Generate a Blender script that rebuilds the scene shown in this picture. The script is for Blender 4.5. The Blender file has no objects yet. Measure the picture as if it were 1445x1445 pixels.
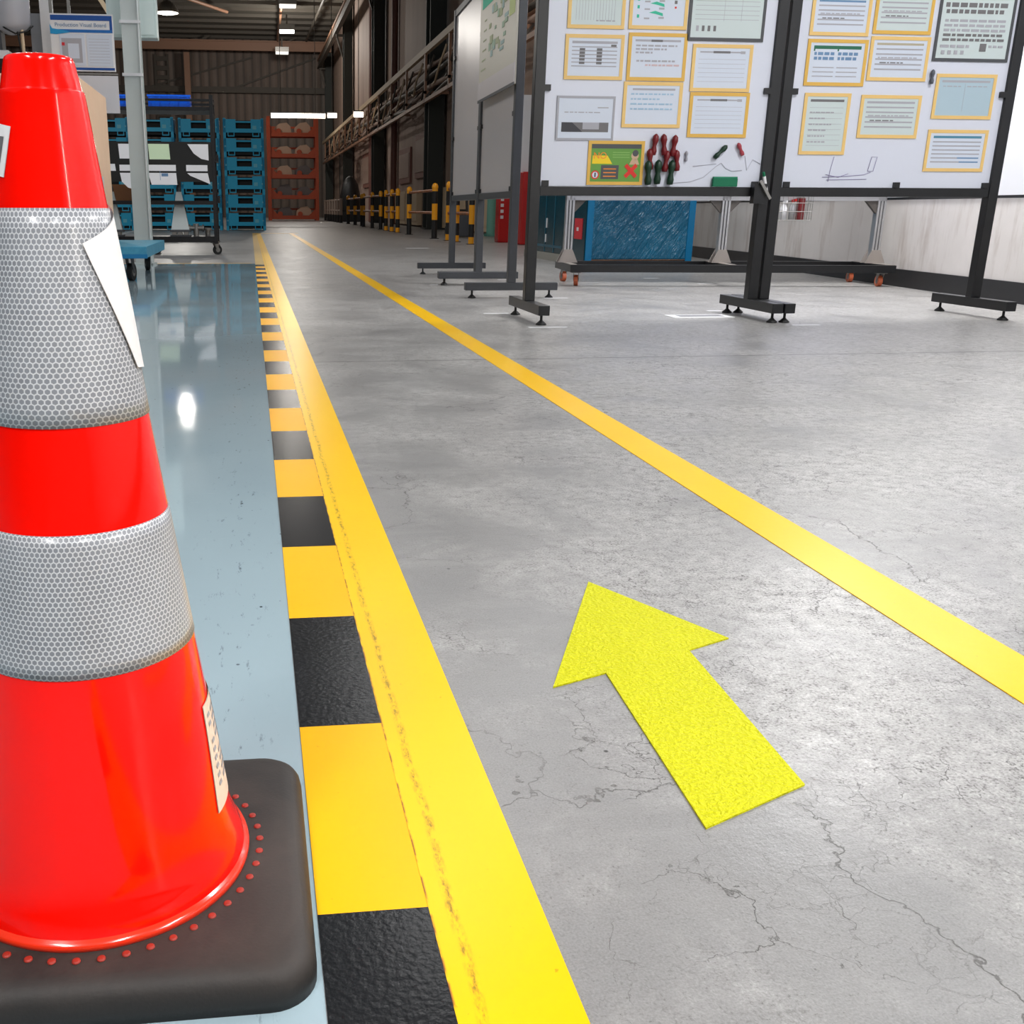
import bpy, bmesh, math, random
from mathutils import Vector, Matrix
random.seed(7)
PI = math.pi
scene = bpy.context.scene
COL = scene.collection

# ------------------------------------------------------------------ colour / materials
def lin(c):
    return tuple(((v/255.0)/12.92 if v/255.0 <= 0.04045 else (((v/255.0)+0.055)/1.055)**2.4) for v in c)

MATS = {}
def mat(name, rgb, rough=0.5, metal=0.0, spec=0.5, bump=None, var=None, coat=0.0, emit=None, alpha=None):
    """principled material; bump=(scale,strength); var=(scale, amount, rgb2) mixes a second colour by noise"""
    if name in MATS: return MATS[name]
    m = bpy.data.materials.new(name); m.use_nodes = True
    nt = m.node_tree; b = nt.nodes['Principled BSDF']
    c = lin(rgb) + (1,)
    b.inputs['Base Color'].default_value = c
    b.inputs['Roughness'].default_value = rough
    b.inputs['Metallic'].default_value = metal
    b.inputs['Specular IOR Level'].default_value = spec
    b.inputs['Coat Weight'].default_value = coat
    b.inputs['Coat Roughness'].default_value = 0.05
    if emit:
        b.inputs['Emission Color'].default_value = lin(emit[0]) + (1,)
        b.inputs['Emission Strength'].default_value = emit[1]
    tc = None
    if bump or var:
        tc = nt.nodes.new('ShaderNodeTexCoord')
    if var:
        n = nt.nodes.new('ShaderNodeTexNoise'); n.inputs['Scale'].default_value = var[0]; n.inputs['Detail'].default_value = 6
        nt.links.new(tc.outputs['Object'], n.inputs['Vector'])
        r = nt.nodes.new('ShaderNodeMapRange'); r.inputs['From Min'].default_value = 0.35; r.inputs['From Max'].default_value = 0.7
        r.inputs['To Max'].default_value = var[1]
        nt.links.new(n.outputs['Fac'], r.inputs['Value'])
        mx = nt.nodes.new('ShaderNodeMix'); mx.data_type = 'RGBA'
        mx.inputs[6].default_value = c; mx.inputs[7].default_value = lin(var[2]) + (1,)
        nt.links.new(r.outputs['Result'], mx.inputs[0]); nt.links.new(mx.outputs[2], b.inputs['Base Color'])
    if bump:
        n = nt.nodes.new('ShaderNodeTexNoise'); n.inputs['Scale'].default_value = bump[0]; n.inputs['Detail'].default_value = 3
        nt.links.new(tc.outputs['Object'], n.inputs['Vector'])
        bp = nt.nodes.new('ShaderNodeBump'); bp.inputs['Strength'].default_value = bump[1]; bp.inputs['Distance'].default_value = 0.002
        nt.links.new(n.outputs['Fac'], bp.inputs['Height']); nt.links.new(bp.outputs['Normal'], b.inputs['Normal'])
    MATS[name] = m
    return m

class NT:
    """tiny node helper"""
    def __init__(self, name):
        self.m = bpy.data.materials.new(name); self.m.use_nodes = True
        self.t = self.m.node_tree; self.b = self.t.nodes['Principled BSDF']; MATS[name] = self.m
        self.tc = self.t.nodes.new('ShaderNodeTexCoord')
    def link(self, a, b): self.t.links.new(a, b)
    def math(self, op, a, b=None, c=None):
        n = self.t.nodes.new('ShaderNodeMath'); n.operation = op
        for i, v in enumerate((a, b, c)):
            if v is None: continue
            if isinstance(v, (int, float)): n.inputs[i].default_value = v
            else: self.link(v, n.inputs[i])
        return n.outputs[0]
    def noise(self, scale, detail=4, rough=0.5, vec=None, dist=0.0):
        n = self.t.nodes.new('ShaderNodeTexNoise'); n.inputs['Scale'].default_value = scale
        n.inputs['Detail'].default_value = detail; n.inputs['Roughness'].default_value = rough; n.inputs['Distortion'].default_value = dist
        self.link(vec or self.tc.outputs['Object'], n.inputs['Vector']); return n
    def mapr(self, v, a, b, c=0.0, d=1.0):
        n = self.t.nodes.new('ShaderNodeMapRange'); n.clamp = True
        for k, x in zip(('From Min', 'From Max', 'To Min', 'To Max'), (a, b, c, d)): n.inputs[k].default_value = x
        self.link(v, n.inputs['Value']); return n.outputs['Result']
    def mix(self, f, a, b):
        n = self.t.nodes.new('ShaderNodeMix'); n.data_type = 'RGBA'
        if isinstance(f, (int, float)): n.inputs[0].default_value = f
        else: self.link(f, n.inputs[0])
        for i, v in ((6, a), (7, b)):
            if isinstance(v, tuple): n.inputs[i].default_value = lin(v) + (1,)
            else: self.link(v, n.inputs[i])
        return n.outputs[2]
    def sep(self, v):
        n = self.t.nodes.new('ShaderNodeSeparateXYZ'); self.link(v, n.inputs[0]); return n.outputs
    def comb(self, x, y, z):
        n = self.t.nodes.new('ShaderNodeCombineXYZ')
        for i, v in enumerate((x, y, z)):
            if isinstance(v, (int, float)): n.inputs[i].default_value = v
            else: self.link(v, n.inputs[i])
        return n.outputs[0]
    def voro(self, scale, feature='DISTANCE_TO_EDGE', vec=None, rnd=1.0):
        n = self.t.nodes.new('ShaderNodeTexVoronoi'); n.feature = feature; n.inputs['Scale'].default_value = scale
        n.inputs['Randomness'].default_value = rnd
        self.link(vec or self.tc.outputs['Object'], n.inputs['Vector']); return n
    def vadd(self, a, b, k):
        s = self.t.nodes.new('ShaderNodeVectorMath'); s.operation = 'SCALE'; self.link(b, s.inputs[0]); s.inputs['Scale'].default_value = k
        n = self.t.nodes.new('ShaderNodeVectorMath'); n.operation = 'ADD'; self.link(a, n.inputs[0]); self.link(s.outputs[0], n.inputs[1]); return n.outputs[0]
    def vscale(self, v, s3):
        n = self.t.nodes.new('ShaderNodeVectorMath'); n.operation = 'MULTIPLY'; self.link(v, n.inputs[0]); n.inputs[1].default_value = s3; return n.outputs[0]
    def bump(self, h, strength, dist=0.002, prev=None):
        n = self.t.nodes.new('ShaderNodeBump'); n.inputs['Strength'].default_value = strength; n.inputs['Distance'].default_value = dist
        self.link(h, n.inputs['Height'])
        if prev is not None: self.link(prev, n.inputs['Normal'])
        return n.outputs[0]
    def out(self, col=None, rough=None, normal=None):
        if col is not None:
            if isinstance(col, tuple): self.b.inputs['Base Color'].default_value = lin(col) + (1,)
            else: self.link(col, self.b.inputs['Base Color'])
        if rough is not None:
            if isinstance(rough, (int, float)): self.b.inputs['Roughness'].default_value = rough
            else: self.link(rough, self.b.inputs['Roughness'])
        if normal is not None: self.link(normal, self.b.inputs['Normal'])
        return self.m

def concrete_mat():
    k = NT('worn_concrete')
    o = k.tc.outputs['Object']
    big = k.noise(0.55, 5, 0.6, dist=0.4).outputs['Fac']
    mid = k.noise(4.0, 8, 0.65).outputs['Fac']
    fine = k.noise(150.0, 3, 0.7).outputs['Fac']
    grain = k.noise(420.0, 2, 0.6).outputs['Fac']
    col = k.mix(k.mapr(big, 0.3, 0.72), (127, 125, 123), (151, 148, 145))
    col = k.mix(k.mapr(mid, 0.30, 0.75, 0.0, 0.55), (118, 117, 117), col)
    # brushed sweep streaks
    st = k.noise(1.0, 6, 0.7, vec=k.vscale(o, (1.2, 9.0, 1.0))).outputs['Fac']
    col = k.mix(k.mapr(st, 0.55, 0.8, 0.0, 0.35), col, (168, 166, 164))
    # dark grit and pale worn patches with painted glare, stronger towards the right
    wear_glare = k.mapr(k.sep(o)[0], 0.25, 0.95, 0.0, 0.16)
    patch = k.mapr(k.math('ADD', k.noise(2.0, 6, 0.68, dist=0.4).outputs['Fac'], wear_glare), 0.47, 0.70)
    grit = k.noise(230.0, 8, 0.8).outputs['Fac']
    g2 = k.noise(36.0, 6, 0.7).outputs['Fac']
    gm = k.math('ADD', k.math('MULTIPLY', grit, 0.7), k.math('MULTIPLY', g2, 0.3))
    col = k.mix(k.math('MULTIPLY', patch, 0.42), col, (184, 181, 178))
    col = k.mix(k.math('MULTIPLY', k.mapr(gm, 0.48, 0.40), k.math('MULTIPLY', patch, 0.55)), col, (222, 220, 218))
    pit = k.math('MULTIPLY', k.mapr(gm, 0.515, 0.575), k.math('ADD', k.math('MULTIPLY', patch, 0.80), 0.20))
    col = k.mix(pit, col, (70, 67, 64))
    col = k.mix(k.mapr(grain, 0.35, 0.7, 0.0, 0.22), col, (186, 184, 182))
    dk = k.mapr(k.noise(230.0, 3, 0.6).outputs['Fac'], 0.66, 0.71, 0.0, 0.9)
    col = k.mix(k.math('MULTIPLY', dk, k.math('ADD', patch, 0.40)), col, (50, 48, 46))
    # cracks
    wv = k.noise(7.0, 4, 0.6)
    v1 = k.vadd(o, wv.outputs['Color'], 0.16)
    w2 = k.noise(60.0, 4, 0.65)
    v1 = k.vadd(v1, w2.outputs['Color'], 0.020)
    def crack(scale, mm, mask):
        e = k.voro(scale, vec=v1).outputs['Distance']
        return k.math('MULTIPLY', k.mapr(e, 0.0004*scale*mm, 0.0012*scale*mm, 1.0, 0.0), mask)
    c1 = crack(2.6, 1.3, k.mapr(k.noise(1.3, 3, 0.5).outputs['Fac'], 0.48, 0.53))
    c2 = crack(8.0, 0.75, k.mapr(k.noise(3.1, 4, 0.6).outputs['Fac'], 0.52, 0.58))
    c3 = crack(19.0, 0.55, k.math('MULTIPLY', k.mapr(k.noise(6.0, 4, 0.6).outputs['Fac'], 0.53, 0.60), k.math('ADD', patch, 0.35)))
    cr = k.math('MAXIMUM', k.math('MAXIMUM', c1, c2), c3)
    col = k.mix(k.math('MULTIPLY', cr, 0.72), col, (56, 52, 48))
    # saw-cut control joint across the slab
    xyz = k.sep(o)
    jy = k.math('ABSOLUTE', k.math('SUBTRACT', xyz[1], k.math('ADD', 4.305, k.math('MULTIPLY', xyz[0], 0.012))))
    jt = k.mapr(jy, 0.003, 0.012, 0.85, 0.0)
    col = k.mix(jt, col, (70, 68, 66))
    sp = k.mapr(k.voro(16.0, 'F1').outputs['Distance'], 0.03, 0.06, 1.0, 0.0)
    sp = k.math('MULTIPLY', sp, k.mapr(k.noise(3.1, 2).outputs['Fac'], 0.52, 0.56))
    col = k.mix(sp, col, (50, 48, 46))
    rough = k.mapr(k.math('ADD', mid, k.math('MULTIPLY', pit, 0.4)), 0.25, 0.95, 0.27, 0.5)
    h = k.math('SUBTRACT', k.math('ADD', k.math('MULTIPLY', fine, 0.5), k.math('MULTIPLY', grain, 0.25)), k.math('ADD', cr, jt))
    nrm = k.bump(h, 0.42, 0.0016)
    nrm = k.bump(k.noise(28.0, 4, 0.6).outputs['Fac'], 0.18, 0.004, nrm)
    return k.out(col, rough, nrm)

def epoxy_mat():
    k = NT('blue_grey_epoxy')
    o = k.tc.outputs['Object']
    big = k.noise(0.9, 4, 0.5).outputs['Fac']
    col = k.mix(k.mapr(big, 0.3, 0.7), (158, 178, 187), (168, 188, 196))
    scuff = k.noise(1.0, 6, 0.75, vec=k.vscale(o, (60.0, 14.0, 1.0))).outputs['Fac']
    lane = k.sep(o)[0]
    near = k.mapr(k.math('ABSOLUTE', k.math('ADD', lane, 0.05)), 0.02, 0.07, 1.0, 0.15)
    f = k.math('MULTIPLY', k.mapr(scuff, 0.60, 0.68), near)
    col = k.mix(k.math('MULTIPLY', f, 0.8), col, (74, 84, 90))
    dot = k.mapr(k.voro(26.0, 'F1').outputs['Distance'], 0.05, 0.09, 1.0, 0.0)
    dot = k.math('MULTIPLY', dot, k.mapr(k.noise(5, 2).outputs['Fac'], 0.53, 0.57))
    col = k.mix(dot, col, (52, 58, 62))
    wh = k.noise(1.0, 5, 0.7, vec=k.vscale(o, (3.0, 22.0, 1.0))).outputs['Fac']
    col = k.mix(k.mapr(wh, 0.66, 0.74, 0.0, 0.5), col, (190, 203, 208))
    rough = k.mapr(k.noise(2.0, 4).outputs['Fac'], 0.3, 0.7, 0.045, 0.09)
    nrm = k.bump(k.noise(9.0, 2, 0.4).outputs['Fac'], 0.05, 0.004)
    k.b.inputs['Coat Weight'].default_value = 0.25; k.b.inputs['Coat Roughness'].default_value = 0.04
    return k.out(col, rough, nrm)

def tape_mat(name, rgb, rgb2, rough=0.25, scuff=None, bumpk=0.25, bscale=120.0, dirt=(105, 88, 25), amount=0.7):
    k = NT(name); o = k.tc.outputs['Object']
    big = k.noise(3.0, 4).outputs['Fac']
    col = k.mix(k.mapr(big, 0.3, 0.7), rgb, rgb2)
    sp = k.noise(70.0, 3, 0.7).outputs['Fac']
    spm = k.math('MULTIPLY', k.mapr(sp, 0.68, 0.73), k.mapr(k.noise(2.4, 2).outputs['Fac'], 0.45, 0.6))
    col = k.mix(k.math('MULTIPLY', spm, amount), col, dirt)
    if scuff:      # tyre-scuff trail running along the tape at local x = scuff
        x = k.sep(o)[0]
        wob = k.math('MULTIPLY', k.math('SUBTRACT', k.noise(6.0, 2).outputs['Fac'], 0.5), 0.012)
        d = k.math('ABSOLUTE', k.math('SUBTRACT', k.math('ADD', x, wob), scuff))
        band = k.mapr(d, 0.0015, 0.0065, 1.0, 0.0)
        n = k.noise(1.0, 6, 0.8, vec=k.vscale(o, (160.0, 45.0, 1.0))).outputs['Fac']
        f = k.math('MULTIPLY', band, k.mapr(n, 0.46, 0.62))
        col = k.mix(k.math('MULTIPLY', f, 0.85), col, (96, 80, 36))
        seam = k.math('MULTIPLY', k.mapr(x, 0.0006, 0.0024, 1.0, 0.0), k.mapr(k.noise(30.0, 4).outputs['Fac'], 0.42, 0.55))
        col = k.mix(seam, col, (150, 92, 40))
        n3 = k.noise(1.0, 5, 0.8, vec=k.vscale(o, (90.0, 22.0, 1.0))).outputs['Fac']
        far = k.math('MULTIPLY', k.mapr(n3, 0.68, 0.76), k.mapr(k.sep(o)[1], 2.0, 4.5, 0.1, 1.0))
        col = k.mix(k.math('MULTIPLY', far, 0.5), col, (150, 130, 40))
    gr = k.noise(bscale, 2, 0.5).outputs['Fac']
    nrm = k.bump(gr, bumpk, 0.004 if bumpk > 0.9 else 0.0015)
    if bumpk > 0.9: col = k.mix(k.mapr(gr, 0.35, 0.65, 0.0, 0.35), col, (232, 228, 40))
    k.b.inputs['Specular IOR Level'].default_value = 0.12
    return k.out(col, rough, nrm)

def hex_mat():
    k = NT('hex_reflective_sheeting')
    uv = k.tc.outputs['UV']; s = k.sep(uv)
    P = 0.0046
    px = k.math('DIVIDE', s[0], P); py = k.math('DIVIDE', s[1], P)
    def cell(ox, oy):
        a = k.math('SUBTRACT', k.math('FLOORED_MODULO', k.math('ADD', px, ox), 1.0), 0.5)
        b = k.math('SUBTRACT', k.math('FLOORED_MODULO', k.math('ADD', py, oy), 1.7320508), 0.8660254)
        return a, b
    a1, b1 = cell(0, 0); a2, b2 = cell(0.5, 0.8660254)
    def hexd(a, b):
        a = k.math('ABSOLUTE', a); b = k.math('ABSOLUTE', b)
        return k.math('MAXIMUM', a, k.math('ADD', k.math('MULTIPLY', a, 0.5), k.math('MULTIPLY', b, 0.8660254)))
    d = k.math('MINIMUM', hexd(a1, b1), hexd(a2, b2))
    f = k.mapr(d, 0.36, 0.42)
    cloud = k.mapr(k.noise(9.0, 4, 0.6).outputs['Fac'], 0.35, 0.7)
    cellc = k.mix(cloud, (122, 124, 130), (142, 144, 150))
    linec = k.mix(cloud, (196, 197, 200), (206, 207, 210))
    col = k.mix(f, cellc, linec)
    nrm = k.bump(f, 0.12, 0.0006)
    k.b.inputs['Coat Weight'].default_value = 0.3; k.b.inputs['Coat Roughness'].default_value = 0.15
    return k.out(col, 0.33, nrm)

def rubber_mat():
    k = NT('dusty_black_rubber'); o = k.tc.outputs['Object']
    n = k.noise(9.0, 6, 0.65, dist=0.5).outputs['Fac']
    col = k.mix(k.mapr(n, 0.3, 0.72), (32, 28, 26), (60, 51, 46))
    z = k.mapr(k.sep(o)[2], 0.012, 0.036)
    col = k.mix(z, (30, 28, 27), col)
    s = k.noise(1.0, 5, 0.7, vec=k.vscale(o, (40, 9, 1))).outputs['Fac']
    col = k.mix(k.mapr(s, 0.68, 0.78, 0, 0.45), col, (126, 116, 108))
    return k.out(col, 0.62, k.bump(k.noise(330.0, 3).outputs['Fac'], 0.25, 0.001))

def stained_wall_mat():
    k = NT('stained_white_wall'); o = k.tc.outputs['Object']
    n = k.noise(1.0, 5, 0.65, vec=k.vscale(o, (1.0, 5.0, 0.8))).outputs['Fac']
    col = k.mix(k.mapr(n, 0.52, 0.72, 0, 0.65), (214, 209, 206), (158, 142, 132))
    n2 = k.noise(2.4, 6, 0.6).outputs['Fac']
    col = k.mix(k.mapr(n2, 0.52, 0.7, 0, 0.45), col, (228, 222, 220))
    return k.out(col, 0.55)

def corrugated_mat():
    k = NT('corrugated_sheet'); o = k.tc.outputs['Object']
    x = k.sep(o)[0]
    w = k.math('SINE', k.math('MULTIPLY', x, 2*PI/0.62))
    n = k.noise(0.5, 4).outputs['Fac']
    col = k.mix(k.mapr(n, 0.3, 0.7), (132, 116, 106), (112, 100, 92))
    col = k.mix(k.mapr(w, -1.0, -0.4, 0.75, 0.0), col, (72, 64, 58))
    return k.out(col, 0.6, k.bump(w, 0.5, 0.05))

def far_wall_mat():
    k = NT('pinkish_plaster'); o = k.tc.outputs['Object']
    n = k.noise(0.5, 5, 0.6, vec=k.vscale(o, (1, 1.3, 0.25))).outputs['Fac']
    col = k.mix(k.mapr(n, 0.35, 0.7), (186, 162, 146), (160, 134, 122))
    return k.out(col, 0.7)

def plastic_wrap_mat():
    k = NT('creased_blue_film'); o = k.tc.outputs['Object']
    d = k.noise(1.6, 3, 0.6)
    v = k.sep(k.vadd(o, d.outputs['Color'], 0.16))
    across = k.math('SUBTRACT', k.math('MULTIPLY', v[0], 0.86), k.math('MULTIPLY', v[2], 0.5))
    along = k.math('ADD', k.math('MULTIPLY', v[0], 0.5), k.math('MULTIPLY', v[2], 0.86))
    rid = k.noise(1.0, 5, 0.65, vec=k.comb(k.math('MULTIPLY', across, 6.5), v[1], k.math('MULTIPLY', along, 1.5))).outputs['Fac']
    r = k.math('ABSOLUTE', k.math('SUBTRACT', rid, 0.5))
    col = k.mix(k.mapr(k.noise(1.4, 4).outputs['Fac'], 0.3, 0.7), (10, 74, 104), (16, 98, 132))
    col = k.mix(k.mapr(r, 0.0, 0.006, 0.35, 0.0), col, (120, 176, 198))  # pale crease lines: fold highlights painted into the film colour
    return k.out(col, 0.22, k.bump(r, 0.9, 0.12))

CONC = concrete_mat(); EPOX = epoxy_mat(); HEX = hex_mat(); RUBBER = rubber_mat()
HAZ_Y = tape_mat('hazard_yellow_tape', (255, 188, 0), (255, 181, 0), 0.33, bumpk=0.10, bscale=90.0, dirt=(120, 85, 10))
HAZ_K = tape_mat('hazard_black_tape', (22, 23, 25), (32, 33, 35), 0.24, bumpk=0.28, bscale=150.0, dirt=(80, 82, 84), amount=0.35)
LINE_Y = tape_mat('yellow_line_paint', (252, 193, 0), (252, 198, 2), 0.30, scuff=0.022, bumpk=0.12, bscale=60.0)
LINE_R = tape_mat('yellow_lane_paint', (250, 191, 12), (247, 196, 30), 0.30, bumpk=0.12, bscale=60.0)
ARROW = tape_mat('lime_yellow_vinyl', (200, 198, 4), (204, 201, 8), 0.5, bumpk=1.0, bscale=210.0, dirt=(200, 198, 10), amount=0.3)
CONE = mat('glossy_red_orange_pvc', (255, 10, 0), 0.16, spec=0.10, coat=0.45)
FLANGE = mat('orange_pvc_flange', (236, 48, 16), 0.18, spec=0.5, coat=0.4)
DOTM = mat('orange_pvc_dots', (160, 44, 30), 0.5)
STICK = mat('white_label_paper', (232, 230, 230), 0.6)
STICK2 = mat('cream_label_paper', (232, 212, 196), 0.5)
PRINT = mat('grey_print', (110, 108, 110), 0.6)
PRINTD = mat('dark_print', (60, 60, 66), 0.6)
PRINTL = mat('light_grey_print', (168, 168, 176), 0.6)
PRINTB = mat('blue_print', (104, 138, 176), 0.6)
TEALP = mat('teal_print', (52, 186, 152), 0.6)
GREENP = mat('dark_green_print', (30, 104, 76), 0.6)
REDP = mat('red_print', (216, 44, 34), 0.6)
BLACKST = mat('black_powder_coat', (17, 18, 21), 0.36, var=(8, 0.4, (27, 28, 31)))
DGREY = mat('dark_grey_powder_coat', (66, 68, 72), 0.45)
RUBK = mat('black_rubber', (18, 18, 18), 0.6)
WBOARD = mat('white_board', (214, 218, 231), 0.3)
GLOSSP = mat('grey_gloss_panel', (204, 197, 196), 0.30, spec=0.6)
YFRAME = mat('yellow_card_frame', (232, 194, 120), 0.5)
YFRAMED = mat('golden_card_frame', (222, 176, 78), 0.5)
KFRAME = mat('dark_grey_frame', (70, 72, 76), 0.4)
SHEET = mat('white_sheet', (208, 216, 230), 0.4)
SHEETG = mat('pale_green_sheet', (200, 212, 212), 0.35)
SHEETB = mat('pale_blue_sheet', (172, 194, 206), 0.3)
ALU = mat('brushed_aluminium', (188, 188, 190), 0.32, metal=0.75)
ALUD = mat('cast_aluminium', (160, 152, 146), 0.45, metal=0.4)
BRKT = mat('dark_bracket', (84, 78, 74), 0.5)
ORANGEW = mat('orange_caster_tyre', (206, 104, 66), 0.4)
STEEL = mat('zinc_steel', (150, 148, 144), 0.35, metal=0.7)
WHITEW = mat('white_wall_paint', (226, 227, 232), 0.5)
STAINW = stained_wall_mat()
BASEB = mat('black_skirting', (38, 38, 40), 0.45)
CORR = corrugated_mat(); FARW = far_wall_mat(); WRAP = plastic_wrap_mat()
ROOF = mat('dark_roof_sheet', (92, 88, 80), 0.7)
BEAMB = mat('brown_steel_beam', (160, 120, 96), 0.5)
BEAMD = mat('dark_roof_steel', (86, 80, 72), 0.6)
COLG = mat('dark_green_column', (44, 48, 44), 0.6)
COLW = mat('pale_grey_column', (204, 211, 209), 0.4)
CREAMP = mat('cream_panel', (214, 190, 158), 0.6)
BLUEC = mat('blue_steel_crate', (14, 158, 200), 0.45)
DARKI = mat('dark_interior', (14, 20, 24), 0.8)
ORRACK = mat('rust_orange_steel', (176, 74, 42), 0.5)
TAN = mat('tan_load', (190, 160, 138), 0.7)
GREYL = mat('grey_load', (104, 98, 98), 0.7)
CARD = mat('brown_cardboard', (250, 214, 182), 0.75, var=(5, 0.3, (242, 200, 166)))
CARDD = mat('darker_cardboard', (168, 116, 80), 0.75)
TRAYB = mat('bright_blue_plastic', (0, 108, 255), 0.35)
DOLLY = mat('chipped_blue_paint', (74, 156, 186), 0.45, var=(14, 0.8, (52, 132, 166)))
MACH = mat('pale_machine_grey', (176, 178, 186), 0.35)
WHITEP = mat('white_plastic', (228, 228, 230), 0.4)
NAVY = mat('navy_blue_print', (14, 74, 152), 0.5)
CYAN = mat('cyan_tape', (40, 150, 206), 0.3)
FYEL = mat('barrier_yellow', (246, 166, 22), 0.4)
FBLK = mat('barrier_black', (20, 20, 20), 0.5)
FRUST = mat('barrier_rail_rust', (176, 96, 30), 0.5, var=(9, 0.9, (60, 40, 26)))
FGREY = mat('pale_grey_post', (150, 132, 120), 0.5)
TEALW = mat('dark_teal_film', (12, 52, 62), 0.25, bump=(7, 0.8))
TEALD = mat('teal_pipe_paint', (110, 168, 152), 0.5)
REDS = mat('fire_red', (188, 24, 22), 0.4)
REDT = mat('red_tag', (206, 40, 50), 0.5)
MAGR = mat('red_magnet', (112, 8, 18), 0.4)
MAGG = mat('green_magnet', (4, 48, 28), 0.4)
ERASE = mat('green_felt', (0, 108, 74), 0.7)
POSTG = mat('poster_green', (96, 150, 56), 0.4)
POSTY = mat('poster_yellow', (240, 206, 10), 0.4)
POSTO = mat('poster_orange', (244, 140, 30), 0.4)
SKIN = mat('poster_skin_tone', (202, 168, 140), 0.5)
CREAMS = mat('cream_sheet', (196, 190, 176), 0.4)
MAPG = mat('olive_print', (160, 168, 128), 0.5)
YTAG = mat('yellow_tag', (240, 222, 20), 0.5)
def lamp_mat(name, s, rgb=(255, 248, 236)): return mat(name, (255, 255, 255), 0.5, emit=(rgb, s))
TUBE = lamp_mat('lit_tube', 14.0, (248, 251, 255)); BAY = lamp_mat('lit_bay', 16.0, (255, 244, 226)); TUBEF = lamp_mat('lit_far_tube', 9.0, (255, 236, 214))

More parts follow.
